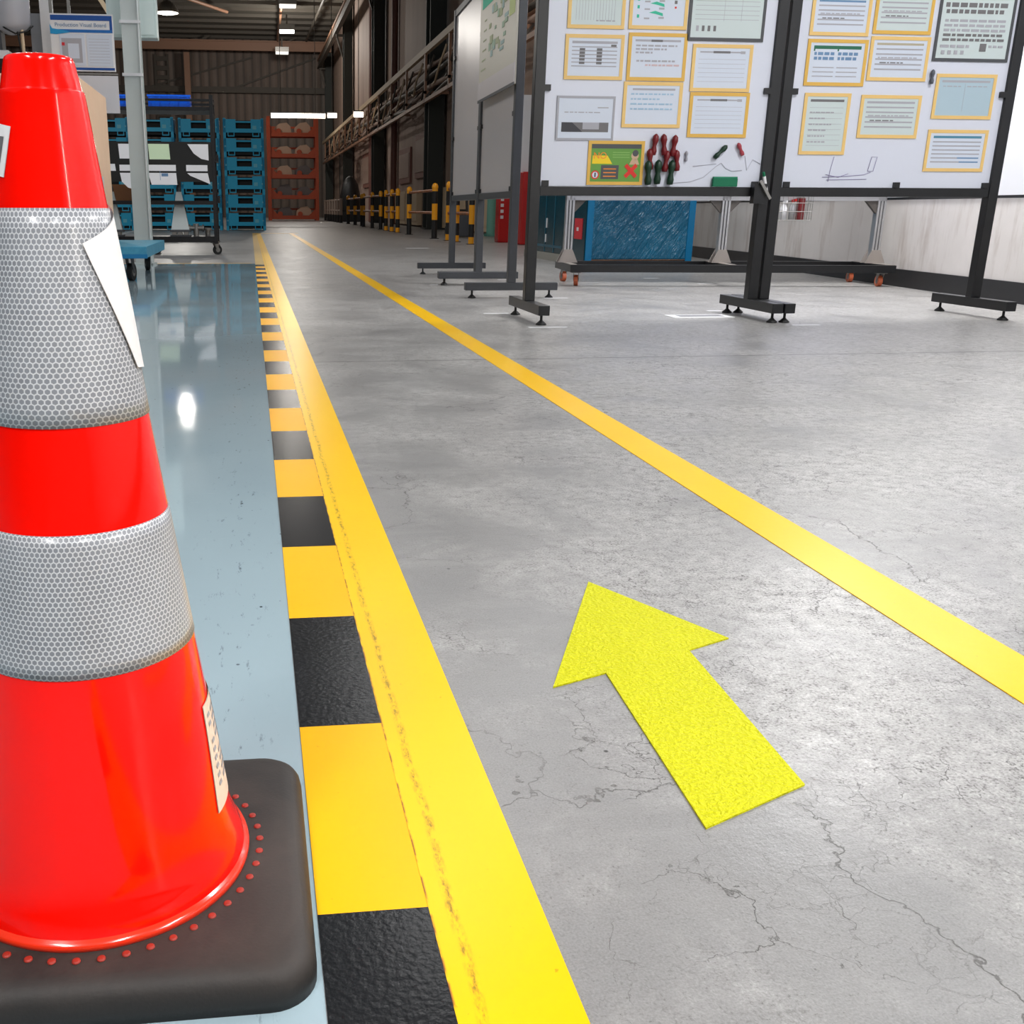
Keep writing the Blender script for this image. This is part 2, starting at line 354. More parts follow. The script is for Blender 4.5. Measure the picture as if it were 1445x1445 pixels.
# ------------------------------------------------------------------ mesh builder
class MB:
    def __init__(self): self.v = []; self.f = []; self.mi = []; self.mats = []; self.smooth = []; self.uv = {}
    def _m(self, m):
        if m not in self.mats: self.mats.append(m)
        return self.mats.index(m)
    def add(self, vs, fs, m, smooth=False):
        o = len(self.v); self.v += [tuple(p) for p in vs]; k = self._m(m)
        for f in fs: self.f.append([i+o for i in f]); self.mi.append(k); self.smooth.append(smooth)
        return self
    def box(self, x0, x1, y0, y1, z0, z1, m, M=None):
        vs = [Vector(p) for p in ((x0,y0,z0),(x1,y0,z0),(x1,y1,z0),(x0,y1,z0),(x0,y0,z1),(x1,y0,z1),(x1,y1,z1),(x0,y1,z1))]
        if M is not None: vs = [M @ v for v in vs]
        return self.add(vs, [(3,2,1,0),(4,5,6,7),(0,1,5,4),(1,2,6,5),(2,3,7,6),(3,0,4,7)], m)
    def cyl(self, p0, p1, r0, m, r1=None, n=16, cap=True, smooth=True):
        r1 = r0 if r1 is None else r1
        p0, p1 = Vector(p0), Vector(p1); d = (p1-p0).normalized()
        a = d.orthogonal().normalized(); b = d.cross(a)
        vs = []
        for p, r in ((p0, r0), (p1, r1)):
            for i in range(n):
                t = 2*PI*i/n; vs.append(p + a*(r*math.cos(t)) + b*(r*math.sin(t)))
        self.add(vs, [(i, (i+1) % n, n+(i+1) % n, n+i) for i in range(n)], m, smooth)
        if cap: self.add(vs[:n], [tuple(reversed(range(n)))], m); self.add(vs[n:], [tuple(range(n))], m)
        return self
    def bar(self, p0, p1, w, h, m):
        """rectangular bar between two points"""
        p0, p1 = Vector(p0), Vector(p1); d = (p1-p0).normalized()
        up = Vector((0,0,1)) if abs(d.z) < 0.95 else Vector((0,1,0))
        s = d.cross(up).normalized(); u = s.cross(d)
        vs = [p + s*(a*w/2) + u*(b*h/2) for p in (p0, p1) for a, b in ((-1,-1),(1,-1),(1,1),(-1,1))]
        return self.add(vs, [(0,1,2,3),(7,6,5,4),(0,4,5,1),(1,5,6,2),(2,6,7,3),(3,7,4,0)], m)
    def tube(self, pts, r, m, n=8):
        pts = [Vector(p) for p in pts]; rings = []; prev = None
        for i, p in enumerate(pts):
            d = (pts[min(i+1, len(pts)-1)] - pts[max(i-1, 0)]).normalized()
            a = d.orthogonal().normalized() if prev is None else (prev - d*prev.dot(d)).normalized()
            prev = a; b = d.cross(a)
            rings.append([p + a*(r*math.cos(2*PI*k/n)) + b*(r*math.sin(2*PI*k/n)) for k in range(n)])
        vs = [q for R in rings for q in R]; fs = []
        for i in range(len(rings)-1):
            for k in range(n): fs.append((i*n+k, i*n+(k+1) % n, (i+1)*n+(k+1) % n, (i+1)*n+k))
        fs += [tuple(reversed(range(n))), tuple(range((len(rings)-1)*n, len(rings)*n))]
        return self.add(vs, fs, m, True)
    def lathe(self, prof, m, n=64, c=(0,0), close_top=False, close_bottom=False):
        vs = []; fs = []
        for r, z in prof:
            for i in range(n):
                t = 2*PI*i/n; vs.append((c[0]+r*math.cos(t), c[1]+r*math.sin(t), z))
        for j in range(len(prof)-1):
            for i in range(n): fs.append((j*n+i, j*n+(i+1) % n, (j+1)*n+(i+1) % n, (j+1)*n+i))
        if close_top: fs.append(tuple(range((len(prof)-1)*n, len(prof)*n)))
        if close_bottom: fs.append(tuple(reversed(range(n))))
        return self.add(vs, fs, m, True)
    def prism(self, poly, a0, a1, m, axis='y'):
        """extrude a 2-D polygon: axis y -> poly in (x,z); axis z -> poly in (x,y); axis x -> poly in (y,z)"""
        def P(p, a): return (p[0], a, p[1]) if axis == 'y' else ((p[0], p[1], a) if axis == 'z' else (a, p[0], p[1]))
        n = len(poly); vs = [P(p, a0) for p in poly] + [P(p, a1) for p in poly]
        fs = [tuple(range(n)), tuple(reversed(range(n, 2*n)))] + [(i, n+i, n+(i+1) % n, (i+1) % n) for i in range(n)]
        return self.add(vs, fs, m)
    def build(self, name, parent=None, loc=None, rotz=None, bevel=0.0, normals=True):
        me = bpy.data.meshes.new(name); me.from_pydata(self.v, [], self.f)
        for m in self.mats: me.materials.append(m)
        me.polygons.foreach_set('material_index', self.mi); me.polygons.foreach_set('use_smooth', self.smooth)
        if normals:
            bm = bmesh.new(); bm.from_mesh(me); bmesh.ops.recalc_face_normals(bm, faces=bm.faces); bm.to_mesh(me); bm.free()
        me.update()
        o = bpy.data.objects.new(name, me); COL.objects.link(o)
        if parent: o.parent = parent
        if loc: o.location = loc
        if rotz is not None: o.rotation_euler = (0, 0, rotz)
        if bevel:
            b = o.modifiers.new('Bevel', 'BEVEL'); b.width = bevel; b.segments = 2; b.limit_method = 'ANGLE'
        return o

def tag(o, label, cat, group=None):
    o['label'] = label; o['category'] = cat
    if group: o['group'] = group
    return o
def thing(name, label, cat, loc=(0,0,0), rotz=0.0, group=None):
    o = bpy.data.objects.new(name, None); o.empty_display_size = 0.1; COL.objects.link(o)
    o.location = loc; o.rotation_euler = (0,0,rotz)
    return tag(o, label, cat, group)
def struct(name, mb, **k):
    o = mb.build(name, **k); o['kind'] = 'structure'; return o
def dup(root, loc, rotz=None, label=None, group=None):
    r = root.copy(); COL.objects.link(r); r.location = loc
    if rotz is not None: r.rotation_euler = (0,0,rotz)
    if label: r['label'] = label
    if group: r['group'] = group
    for ch in list(root.children):
        c = ch.copy(); COL.objects.link(c); c.parent = r
        for g in list(ch.children):
            d = g.copy(); COL.objects.link(d); d.parent = c
    return r
def text_mesh(name, body, size, m, parent, loc, rot=(PI/2,0,0), sx=1.0):
    cu = bpy.data.curves.new(name, 'FONT'); cu.body = body; cu.size = size; cu.extrude = 0.0004
    cu.align_x = 'CENTER'; cu.align_y = 'CENTER'
    t = bpy.data.objects.new(name, cu); COL.objects.link(t)
    dg = bpy.context.evaluated_depsgraph_get()
    me = bpy.data.meshes.new_from_object(t.evaluated_get(dg)); bpy.data.objects.remove(t); bpy.data.curves.remove(cu)
    me.materials.clear(); me.materials.append(m); me.name = name
    o = bpy.data.objects.new(name, me); COL.objects.link(o); o.parent = parent; o.location = loc; o.rotation_euler = rot; o.scale = (sx, 1, 1)
    return o

# ================================================================== SETTING
XB = 0.0425   # edge between the blue epoxy bay and the concrete aisle
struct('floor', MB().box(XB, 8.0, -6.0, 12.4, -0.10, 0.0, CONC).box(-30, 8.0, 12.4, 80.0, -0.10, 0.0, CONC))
struct('floor', MB().box(-14, XB, -6.0, 12.4, -0.10, 0.0, EPOX))
# near partition wall (slightly skewed to the aisle)
def wx(y): return 4.67 + 0.104*y
def skew(mb, y0, y1, off0, off1, z0, z1, m):
    vs = [(wx(y0)+off0, y0, z0), (wx(y0)+off1, y0, z0), (wx(y1)+off1, y1, z0), (wx(y1)+off0, y1, z0)]
    vs += [(a, b, z1) for a, b, _ in vs]
    mb.add(vs, [(3,2,1,0),(4,5,6,7),(0,1,5,4),(1,2,6,5),(2,3,7,6),(3,0,4,7)], m)
    return mb
struct('wall_right', skew(MB(), -5.9, 14.3, 0.0, 0.12, 0.0, 0.715, STAINW))
struct('wall_right', skew(skew(MB(), -5.9, 14.3, -0.015, 0.12, 0.735, 3.3, WHITEW), -5.9, 14.3, 0.0, 0.12, 0.715, 0.735, BASEB))
struct('baseboard_right', skew(MB(), -5.9, 14.3, -0.018, -0.001, 0.0, 0.145, BASEB))
# hall shell
struct('wall_left', MB().box(-14.2, -14, -6.0, 12.4, 0.0, 5.8, mat('dim_grey_wall', (120, 118, 116), 0.7)))
struct('wall_near', MB().box(-14.2, 6.0, -6.2, -6.0, 0.0, 5.8, MATS['dim_grey_wall']))
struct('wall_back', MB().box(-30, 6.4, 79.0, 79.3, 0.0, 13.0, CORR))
struct('wall_far_right', MB().box(6.2, 6.5, 16.5, 79.0, 0.0, 13.0, FARW))
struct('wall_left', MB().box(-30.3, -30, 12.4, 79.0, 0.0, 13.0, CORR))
ce = MB().box(-30, 6.4, 24.0, 79.3, 12.2, 12.4, ROOF)
for i in range(26): ce.box(-30, 6.3, 25+i*2.1, 25.12+i*2.1, 12.02, 12.2, BEAMD)
struct('ceiling', ce)
struct('door_1', MB().box(6.13, 6.2, 68.5, 71.5, 0.0, 4.3, mat('grey_door', (140, 128, 122), 0.6)).box(6.1, 6.2, 68.3, 68.5, 0, 4.4, COLG).box(6.1, 6.2, 71.5, 71.7, 0, 4.4, COLG))

# steel columns standing against the far right wall
for i, (y, lab) in enumerate(((33.5, 'dark green steel column nearest on the right hall wall behind the display boards'),
                              (48.2, 'dark green steel column in the middle of the right hall wall'),
                              (62.9, 'dark green steel column on the right hall wall two before the back'),
                              (77.6, 'dark green steel column in the far corner beside the back wall'))):
    t = thing('steel_column', lab, 'column', (5.86, y, 0), group='columns along the right hall wall')
    MB().box(-0.25, 0.25, -0.42, -0.34, 0, 12.0, COLG).box(-0.25, 0.25, 0.34, 0.42, 0, 12.0, COLG).box(-0.05, 0.05, -0.34, 0.34, 0, 12.0, COLG).build('shaft', t)
    MB().box(-0.32, 0.32, -0.5, 0.5, 0, 0.05, COLG).build('base_plate', t)
# bracket arms on the columns carrying a runway girder
g = thing('crane_girder', 'long dark crane runway girder high along the right hall wall', 'girder', (5.2, 0, 10.2))
MB().box(-0.12, 0.12, 46, 78, 0.0, 0.1, BEAMD).box(-0.03, 0.03, 46, 78, 0.1, 0.5, BEAMD).box(-0.12, 0.12, 46, 78, 0.5, 0.6, BEAMB).build('girder', g)
for y in (48.2, 62.9, 77.4):
    MB().bar((0.0, y, -0.06), (0.40, y, -0.06), 0.12, 0.12, BEAMD).bar((0.05, y, -0.12), (0.40, y, -1.2), 0.1, 0.1, BEAMD).build('bracket', g)
# roof beams and braces at the back
t = thing('roof_beam', 'pale brown steel roof beam running across the back of the hall', 'beam', (-12, 76.5, 11.1))
MB().box(-17.5, 18.0, -0.15, 0.15, 0, 0.12, BEAMB).box(-17.5, 18.0, -0.05, 0.05, 0.12, 0.55, BEAMB).box(-17.5, 18.0, -0.15, 0.15, 0.55, 0.65, BEAMB).build('beam_profile', t)
for x in (-9, -3, 3, 9, 15): MB().bar((x, 0, 0.65), (x+0.6, 0, 0.91), 0.1, 0.1, BEAMD).build('hanger', t)
tag(MB().box(-28, 6.0, 78.6, 78.98, 8.6, 9.0, BEAMD).build('wall_girt'), 'dark horizontal girt across the corrugated back wall', 'beam')
tag(MB().bar((-7, 78.9, 8.9), (0.5, 78.9, 11.0), 0.12, 0.12, BEAMD).build('wall_brace'), 'thin diagonal brace on the left of the corrugated back wall', 'brace', 'braces on the back wall')
tag(MB().bar((-1.0, 78.9, 8.9), (5.0, 78.9, 11.0), 0.12, 0.12, BEAMD).build('wall_brace'), 'thin diagonal brace on the right of the corrugated back wall', 'brace', 'braces on the back wall')
t = thing('cable_ladder', 'dark vertical cable ladder on the back wall above the blue tray', 'ladder', (-5.95, 78.8, 5.5))
MB().box(-0.5, -0.38, 0, 0.1, 0, 5.6, BEAMD).box(0.38, 0.5, 0, 0.1, 0, 5.6, BEAMD).build('side_rail', t)
m = MB()
for i in range(9): m.box(-0.38, 0.38, 0, 0.1, 0.2+i*0.62, 0.5+i*0.62, BEAMD)
m.build('rungs', t)
tag(MB().box(-4.3, -3.9, 77.6, 78.0, 0, 11.1, BEAMB).build('roof_post'), 'slim tan post below the roof beam behind the black trolley', 'post')
for i, (x0, y0, x1, y1, lab) in enumerate(((-9.0, 50, -1.0, 66, 'long diagonal pipe brace under the dark roof at left'), (4.6, 44, 4.2, 76, 'long pipe running under the roof towards the back corner'), (1.95, 48, 2.25, 76.2, 'conduit under the roof carrying the small lamps'))):
    tag(MB().cyl((x0, y0, 11.5), (x1, y1, 11.75), 0.09, BEAMB if i != 1 else BEAMD, n=8).build('roof_pipe'), lab, 'pipe', 'pipes under the roof')

# pipe and cable rack along the far wall
t = thing('pipe_rack', 'long rack of pipes and cables along the right hall wall', 'pipe rack', (5.45, 20, 0))
MB().box(-0.06, 0.06, 0, 58, 5.12, 5.3, CREAMP).build('top_rail', t)
MB().box(-0.05, 0.05, 0, 58, 3.75, 3.85, BEAMB).build('bottom_rail', t)
for i, z in enumerate((4.9, 4.72, 4.5, 4.3, 4.12, 3.95)):
    pts = [(0.22 - 0.05*(i % 3) + 0.05*math.sin(k*1.3+i), k*2.0, z + 0.09*math.sin(k*0.9 + i*2.1)) for k in range(30)]
    MB().tube(pts, 0.05 if i % 2 else 0.07, (BEAMB, FARW, BEAMD)[i % 3], 6).build('pipe', t)
for i in range(15):
    y = 1 + i*3.9
    MB().box(-0.05, 0.02, y, y+0.1, 3.75, 5.2, BEAMB).box(-0.05, 0.72, y, y+0.1, 4.0, 4.08, BEAMB).bar((0.0, y, 3.9), (0.72, y, 4.75), 0.06, 0.06, BEAMD).build('bracket', t)
rng = random.Random(3)
m = MB()
for i in range(22):
    y = 8 + i*2.0
    m.tube([(0.1, y, 5.0), (0.0, y+0.6, 4.6-0.3*rng.random()), (0.05, y+1.5, 4.2), (0.1, y+2.2, 3.9+0.5*rng.random())], 0.035, (BEAMD, CREAMP)[i % 2], 5)
o = m.build('loose_cables', t); o['kind'] = 'stuff'
# vertical wall pipes
for y, r, z1, mm, lab in ((52.0, 0.16, 12, mat('dark_red_pipe', (126, 84, 74), 0.5), 'dark red downpipe on the hall wall beyond the middle column'),
                      (44.2, 0.14, 12, mat('dark_red_pipe', (126, 84, 74), 0.5), 'brown downpipe on the hall wall before the middle column'),
                      (39.6-4.6, 0.07, 9, BEAMD, 'thin dark conduit on the hall wall between two columns')):
    tag(MB().cyl((6.185-r, y, 0), (6.185-r, y, z1), r, mm, n=10).build('downpipe'), lab, 'pipe', 'pipes on the right hall wall')
for y0, y1, lab in ((19.5, 22.0, 'cream wall panel just behind the red fire boxes'), (22.3, 24.6, 'cream wall panel second behind the red fire boxes'), (25.0, 28.6, 'cream wall panel beside the teal pipe'),
                    (29.0, 32.6, 'cream wall panel before the nearest dark column'), (37.6, 40.4, 'cream wall panel behind the yellow and black guard rail, right one'), (40.6, 43.4, 'cream wall panel behind the yellow and black guard rail, left one')):
    tag(MB().box(6.02, 6.19, y0, y1, 0.06, 1.28, CREAMP).box(6.0, 6.02, y0+0.1, y1-0.1, 0.2, 1.2, CREAMP).build('wall_panel'), lab, 'panel', 'cream panels along the right hall wall')
for y0, y1, z0, z1, lab in ((36.2, 39.0, 1.7, 3.2, 'red framed notice board on the hall wall nearest to the display stands'), (40.2, 43.2, 1.6, 2.9, 'red framed notice board on the hall wall under the pipe rack'), (54.0, 57.0, 1.7, 3.4, 'red framed notice board far along the hall wall')):
    t = thing('notice_board', lab, 'notice board', (6.17, y0, z0), group='notice boards on the hall wall')
    MB().box(-0.05, 0.03, 0, y1-y0, 0, z1-z0, mat('dull_red_frame', (142, 96, 84), 0.6)).build('board_frame', t)
    MB().box(-0.07, -0.05, 0.2, y1-y0-0.2, 0.2, z1-z0-0.2, mat('faded_notice', (172, 146, 132), 0.6)).build('notice_sheet', t)
tag(MB().cyl((5.80, 24.8, 0), (5.80, 24.8, 3.2), 0.13, TEALD, n=14).cyl((5.80, 24.8, 0), (5.80, 24.8, 0.06), 0.19, TEALD, n=14).build('teal_pipe'), 'pale teal standpipe against the cream panels', 'pipe')

# ================================================================== FLOOR MARKINGS
hz = thing('hazard_strip', 'black and yellow striped hazard tape along the edge of the blue floor', 'floor tape', (0.043, 0, 0))
P = 0.3555; y = 0.788 - 4*P; i = 0
while y < 27.7:
    k = i % 2 == 1   # block just beyond y = 0.788 is yellow
    dark = not k and y < 11.95
    me = MB()
    if y < 11.95:
        me.box(0, 0.104, y, y+P, 0.0, 0.0011, HAZ_Y if (i % 2 == 0) else HAZ_K); me.build('yellow_block' if i % 2 == 0 else 'black_block', hz); y += P
    else:
        me.box(0, 0.104, y, 27.6, 0.0, 0.0011, mat('faded_yellow_tape', (206, 170, 92), 0.4)); me.build('faded_end', hz); y = 99
    i += 1
tag(MB().box(0, 0.106, -2.9, 27.6, 0, 0.0016, LINE_Y).build('yellow_line', loc=(0.147, 0, 0)), 'solid yellow floor line running beside the black and yellow blocks', 'floor line')
tag(MB().box(0, 0.109, 0.2, 27.6, 0, 0.0014, LINE_R).build('yellow_line', loc=(1.004, 0, 0)), 'solid yellow floor line on the right side of the walkway', 'floor line')
tag(MB().box(0.05, 1.25, 27.62, 27.95, 0, 0.0012, LINE_R).build('yellow_line'), 'short yellow cross line closing the far end of the walkway', 'floor line')
tag(MB().box(-3.6, 0.0, 12.42, 12.56, 0, 0.0012, mat('tan_line', (196, 168, 112), 0.4)).build('floor_line'), 'dull tan floor line at the far edge of the blue floor', 'floor line')
arr = [(0.573, 1.608), (0.709, 1.349), (0.630, 1.313), (0.610, 0.948), (0.461, 0.879), (0.481, 1.252), (0.394, 1.217)]
# fair the outline into a symmetric arrow about its own axis
tip = Vector(arr[0]); tail = (Vector(arr[3]) + Vector(arr[4]))/2
pts = [Vector(p) for p in arr]
tag(MB().prism([(p.x, p.y) for p in pts], 0.0, 0.0022, ARROW, 'z').build('floor_arrow'), 'lime yellow arrow on the concrete walkway pointing away', 'floor arrow')
# small white tape marks around the stands
for x0, x1, y0, y1, lab in ((1.44, 1.60, 6.28, 6.32, 'white tape mark left of the foot of the near left display stand'), (1.52, 1.74, 5.50, 5.535, 'white tape mark in front of the foot of the near left display stand'),
                            (2.14, 2.32, 7.36, 7.41, 'white tape mark under the right foot of the side display stand'), (2.27, 2.40, 9.35, 9.42, 'white tape mark behind the side display stand'),
                            (3.72, 3.86, 9.45, 9.51, 'white tape mark under the middle of the mobile whiteboard'), (3.93, 4.07, 8.72, 8.78, 'white tape mark in front of the mobile whiteboard'),
                            (2.93, 3.03, 6.32, 6.37, 'white tape mark beside the middle double foot'), (3.05, 3.22, 5.48, 5.51, 'white tape mark in front of the middle double foot'),
                            (2.57, 2.95, 17.1, 17.3, 'white tape mark far on the walkway floor before the guard rail'), (1.53, 1.60, 8.78, 8.82, 'white tape mark beside the foot of the second side stand')):
    tag(MB().box(x0, x1, y0, y1, 0, 0.001, WHITEP).build('tape_mark'), lab, 'tape mark', 'white tape marks on the concrete')
t = thing('floor_sign', 'white framed label lying on the concrete left of the middle double foot', 'floor label', (2.73, 6.02, 0))
MB().box(-0.19, 0.19, -0.09, 0.09, 0, 0.002, WHITEP).build('label_border', t)
MB().box(-0.13, 0.15, -0.035, 0.055, 0.002, 0.003, mat('label_grey', (126, 126, 130), 0.4)).build('label_insert', t)

# ================================================================== TRAFFIC CONE
CX, CY = -0.1563, 0.855
cone = thing('traffic_cone', 'tall red orange traffic cone with two silver reflective collars at left front', 'traffic cone', (CX, CY, 0))
# rubber base: rounded square with sloped rounded rim
def rrect(hx, hy, r, n=8):
    out = []
    for cx_, cy_, a0 in ((hx-r, hy-r, 0), (-hx+r, hy-r, PI/2), (-hx+r, -hy+r, PI), (hx-r, -hy+r, 3*PI/2)):
        for i in range(n+1):
            a = a0 + PI/2*i/n; out.append((cx_+r*math.cos(a), cy_+r*math.sin(a)))
    return out
rings = [(0.0, 0.0), (0.0, 0.012), (0.002, 0.022), (0.006, 0.029), (0.012, 0.0335), (0.022, 0.0362), (0.05, 0.0372)]
vs = []; fs = []; n = 0
for ins, z in rings:
    rr = rrect(0.190-ins, 0.178-ins, max(0.040-ins*0.55, 0.012)); n = len(rr); vs += [(x+0.004, y-0.003, z) for x, y in rr]
for j in range(len(rings)-1):
    for i in range(n): fs.append((j*n+i, j*n+(i+1) % n, (j+1)*n+(i+1) % n, (j+1)*n+i))
fs.append(tuple(range((len(rings)-1)*n, len(rings)*n))); fs.append(tuple(reversed(range(n))))
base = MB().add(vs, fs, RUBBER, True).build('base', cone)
prof = [(0.1372, 0.036), (0.1374, 0.0405), (0.1366, 0.0425), (0.1345, 0.0435), (0.1325, 0.0455), (0.1305, 0.0535), (0.1270, 0.062), (0.1225, 0.074), (0.1185, 0.091), (0.1073, 0.173), (0.0926, 0.271), (0.0775, 0.38), (0.0655, 0.466), (0.0545, 0.5536),
        (0.0433, 0.632), (0.0327, 0.7110), (0.0322, 0.7146), (0.0320, 0.7151), (0.0307, 0.7153), (0.0305, 0.7159), (0.0266, 0.7345), (0.0261, 0.7368), (0.0252, 0.7388), (0.0238, 0.7398), (0.0215, 0.7402), (0.0160, 0.7403), (0.0155, 0.7398), (0.0150, 0.70)]
# finer profile for smooth highlights
MB().lathe(prof[4:], CONE, 128).build('cone_body', cone)
MB().lathe([(0.125, 0.036)] + prof[:5] + [(0.128, 0.0475)], FLANGE, 128).build('flange', cone)
def rad(z):
    pr = sorted((zz, r) for r, zz in prof[4:-2])
    for (z0, r0), (z1, r1) in zip(pr, pr[1:]):
        if z0 <= z <= z1: return r0 + (r1-r0)*(z-z0)/(z1-z0 if z1 > z0 else 1)
    return pr[-1][1]
def sleeve(z0, z1, name):
    nseg, nz = 128, 10; vs = []; fs = []; uv = []
    rm = rad((z0+z1)/2)
    for j in range(nz+1):
        z = z0 + (z1-z0)*j/nz; r = rad(z) + 0.0011
        for i in range(nseg+1):
            t = 2*PI*i/nseg; vs.append((r*math.cos(t), r*math.sin(t), z)); uv.append((t*rm, z))
    for j in range(nz):
        for i in range(nseg):
            a = j*(nseg+1)+i; fs.append((a, a+1, a+nseg+2, a+nseg+1))
    # thin returned edges
    for z, s in ((z0, 0), (z1, nz)):
        o = len(vs)
        for i in range(nseg+1):
            t = 2*PI*i/nseg; r = rad(z); vs.append((r*math.cos(t), r*math.sin(t), z)); uv.append((t*rm, z))
        for i in range(nseg): fs.append((o+i, o+i+1, s*(nseg+1)+i+1, s*(nseg+1)+i))
    me = bpy.data.meshes.new(name); me.from_pydata(vs, [], fs); me.materials.append(HEX)
    l = me.uv_layers.new(name='UVMap')
    for lp in me.loops: l.data[lp.index].uv = uv[lp.vertex_index]
    me.polygons.foreach_set('use_smooth', [True]*len(me.polygons))
    bm = bmesh.new(); bm.from_mesh(me); bmesh.ops.recalc_face_normals(bm, faces=bm.faces); bm.to_mesh(me); bm.free()
    o = bpy.data.objects.new(name, me); COL.objects.link(o); o.parent = cone; return o
sleeve(0.4655, 0.6300, 'reflective_collar'); sleeve(0.2640, 0.3815, 'reflective_collar')
def sticker(name, corners, off, m, th=0.0006, n=14):
    """quad label (corners (deg,z): TL,TR,BR,BL) wrapped round the cone"""
    (a0, z0), (a1, z1), (a2, z2), (a3, z3) = corners; vs = []; fs = []
    for s in (0, 1):
        for j in range(n+1):
            v = j/n
            for i in range(n+1):
                u = i/n
                a = (a0*(1-u)+a1*u)*(1-v) + (a3*(1-u)+a2*u)*v; z = (z0*(1-u)+z1*u)*(1-v) + (z3*(1-u)+z2*u)*v
                r = rad(z) + off - s*th; t = math.radians(a); vs.append((r*math.cos(t), r*math.sin(t), z))
    N = (n+1)*(n+1)
    for j in range(n):
        for i in range(n):
            a = j*(n+1)+i; fs.append((a, a+1, a+n+2, a+n+1)); fs.append((N+a, N+a+n+1, N+a+n+2, N+a+1))
    return MB().add(vs, fs, m, True).build(name, cone, normals=False)
s = sticker('paper_label', [(-55.6, 0.604), (30, 0.634), (22, 0.500), (-15.5, 0.5055)], 0.0032, STICK); s['label'] = 'blank white paper label stuck askew on the upper collar'
s = sticker('instruction_label', [(-15.0, 0.200), (34, 0.200), (36, 0.094), (-20.0, 0.098)], 0.0012, STICK2); s['label'] = 'cream label with rows of small print near the foot'
for row in range(9):
    z = 0.190 - row*0.0085
    for c, (a0, a1) in enumerate(((-12-0.35*row*0.5, -8-0.17*row), (-5, 2), (4, 14))):
        if (row*3+c) % 7 == 6: continue
        p = sticker('printed_line', [(a0, z), (a1, z), (a1, z-0.0035), (a0, z-0.0035)], 0.0017, PRINTL, 0.0002, 3)
s = sticker('side_label', [(-172, 0.694), (-121, 0.688), (-131, 0.652), (-178, 0.658)], 0.0013, STICK); s['label'] = 'whitish label with a grey block on the left side'
sticker('printed_block', [(-172, 0.684), (-131, 0.681), (-137, 0.662), (-174, 0.664)], 0.0018, PRINT, 0.0002, 6)
ND = 46
dots = None
for i in range(ND):
    a = 2*PI*(i+0.3)/ND
    if dots is None:
        m = MB().lathe([(0.0037, 0.0370), (0.0034, 0.0382), (0.0022, 0.0386)], DOTM, 12, close_top=True); dots = m.build('plug_dot', cone); d = dots
    else:
        d = dots.copy(); COL.objects.link(d); d.parent = cone
    d.location = (0.1475*math.cos(a), 0.1475*math.sin(a), 0)

# ================================================================== DISPLAY STANDS
def leveller(x, y, ztop, parent):
    return MB().lathe([(0.030, 0.0), (0.030, 0.006), (0.012, 0.022), (0.009, 0.026)], RUBK, 16, (x, y), True, True).cyl((x, y, 0.02), (x, y, ztop), 0.0075, RUBK, n=10).build('levelling_foot', parent)
def stand(label, loc, rotz, hw, panelm, steel, ztop=2.42, group='black framed display stands', extra_clips=()):
    t = thing('display_stand', label, 'display stand', loc, rotz, group)
    for s in (-1, 1):
        MB().box(s*hw-0.03, s*hw+0.03, -0.03, 0.03, 0.112, ztop, steel).build('post', t, bevel=0.003)
        f = MB().box(s*hw-0.032, s*hw+0.032, -0.345, 0.345, 0.056, 0.112, steel).build('foot_bar', t, bevel=0.003)
        leveller(s*hw, -0.29, 0.058, f); leveller(s*hw, 0.29, 0.058, f)
    MB().box(-hw+0.03, hw-0.03, -0.025, 0.025, 0.705, 0.757, steel).build('bottom_beam', t, bevel=0.003)
    MB().box(-hw+0.03, hw-0.03, -0.025, 0.025, ztop-0.06, ztop, steel).build('top_beam', t, bevel=0.003)
    MB().box(-hw+0.031, hw-0.031, -0.012, 0.006, 0.758, ztop-0.061, panelm).build('panel', t)
    for (x, z) in ((-hw+0.045, 1.28), (hw-0.045, 1.28), (-hw+0.06, 0.772), (hw-0.06, 0.772), (-hw+0.045, 2.0), (hw-0.045, 2.0)) + tuple(extra_clips):
        MB().box(x-0.018, x+0.018, -0.030, -0.012, z-0.016, z+0.016, BLACKST).build('clip', t)
    return t
stand('black display stand on the left of the near pair, filled with yellow framed sheets', (2.315, 5.93, 0), 0, 0.69, WBOARD, BLACKST)
stand('black display stand on the right of the near pair, nearest the white wall', (3.77, 5.93, 0), 0, 0.69, WBOARD, BLACKST, extra_clips=((0.06, 0.772),))
stand('dark grey side display stand turned edge on, carrying the large cream poster', (1.918, 8.085, 0), math.radians(-91.6), 0.645, GLOSSP, DGREY)
stand('dark grey side display stand turned edge on, farthest from the camera', (1.974, 9.54, 0), math.radians(-92.2), 0.735, GLOSSP, DGREY)

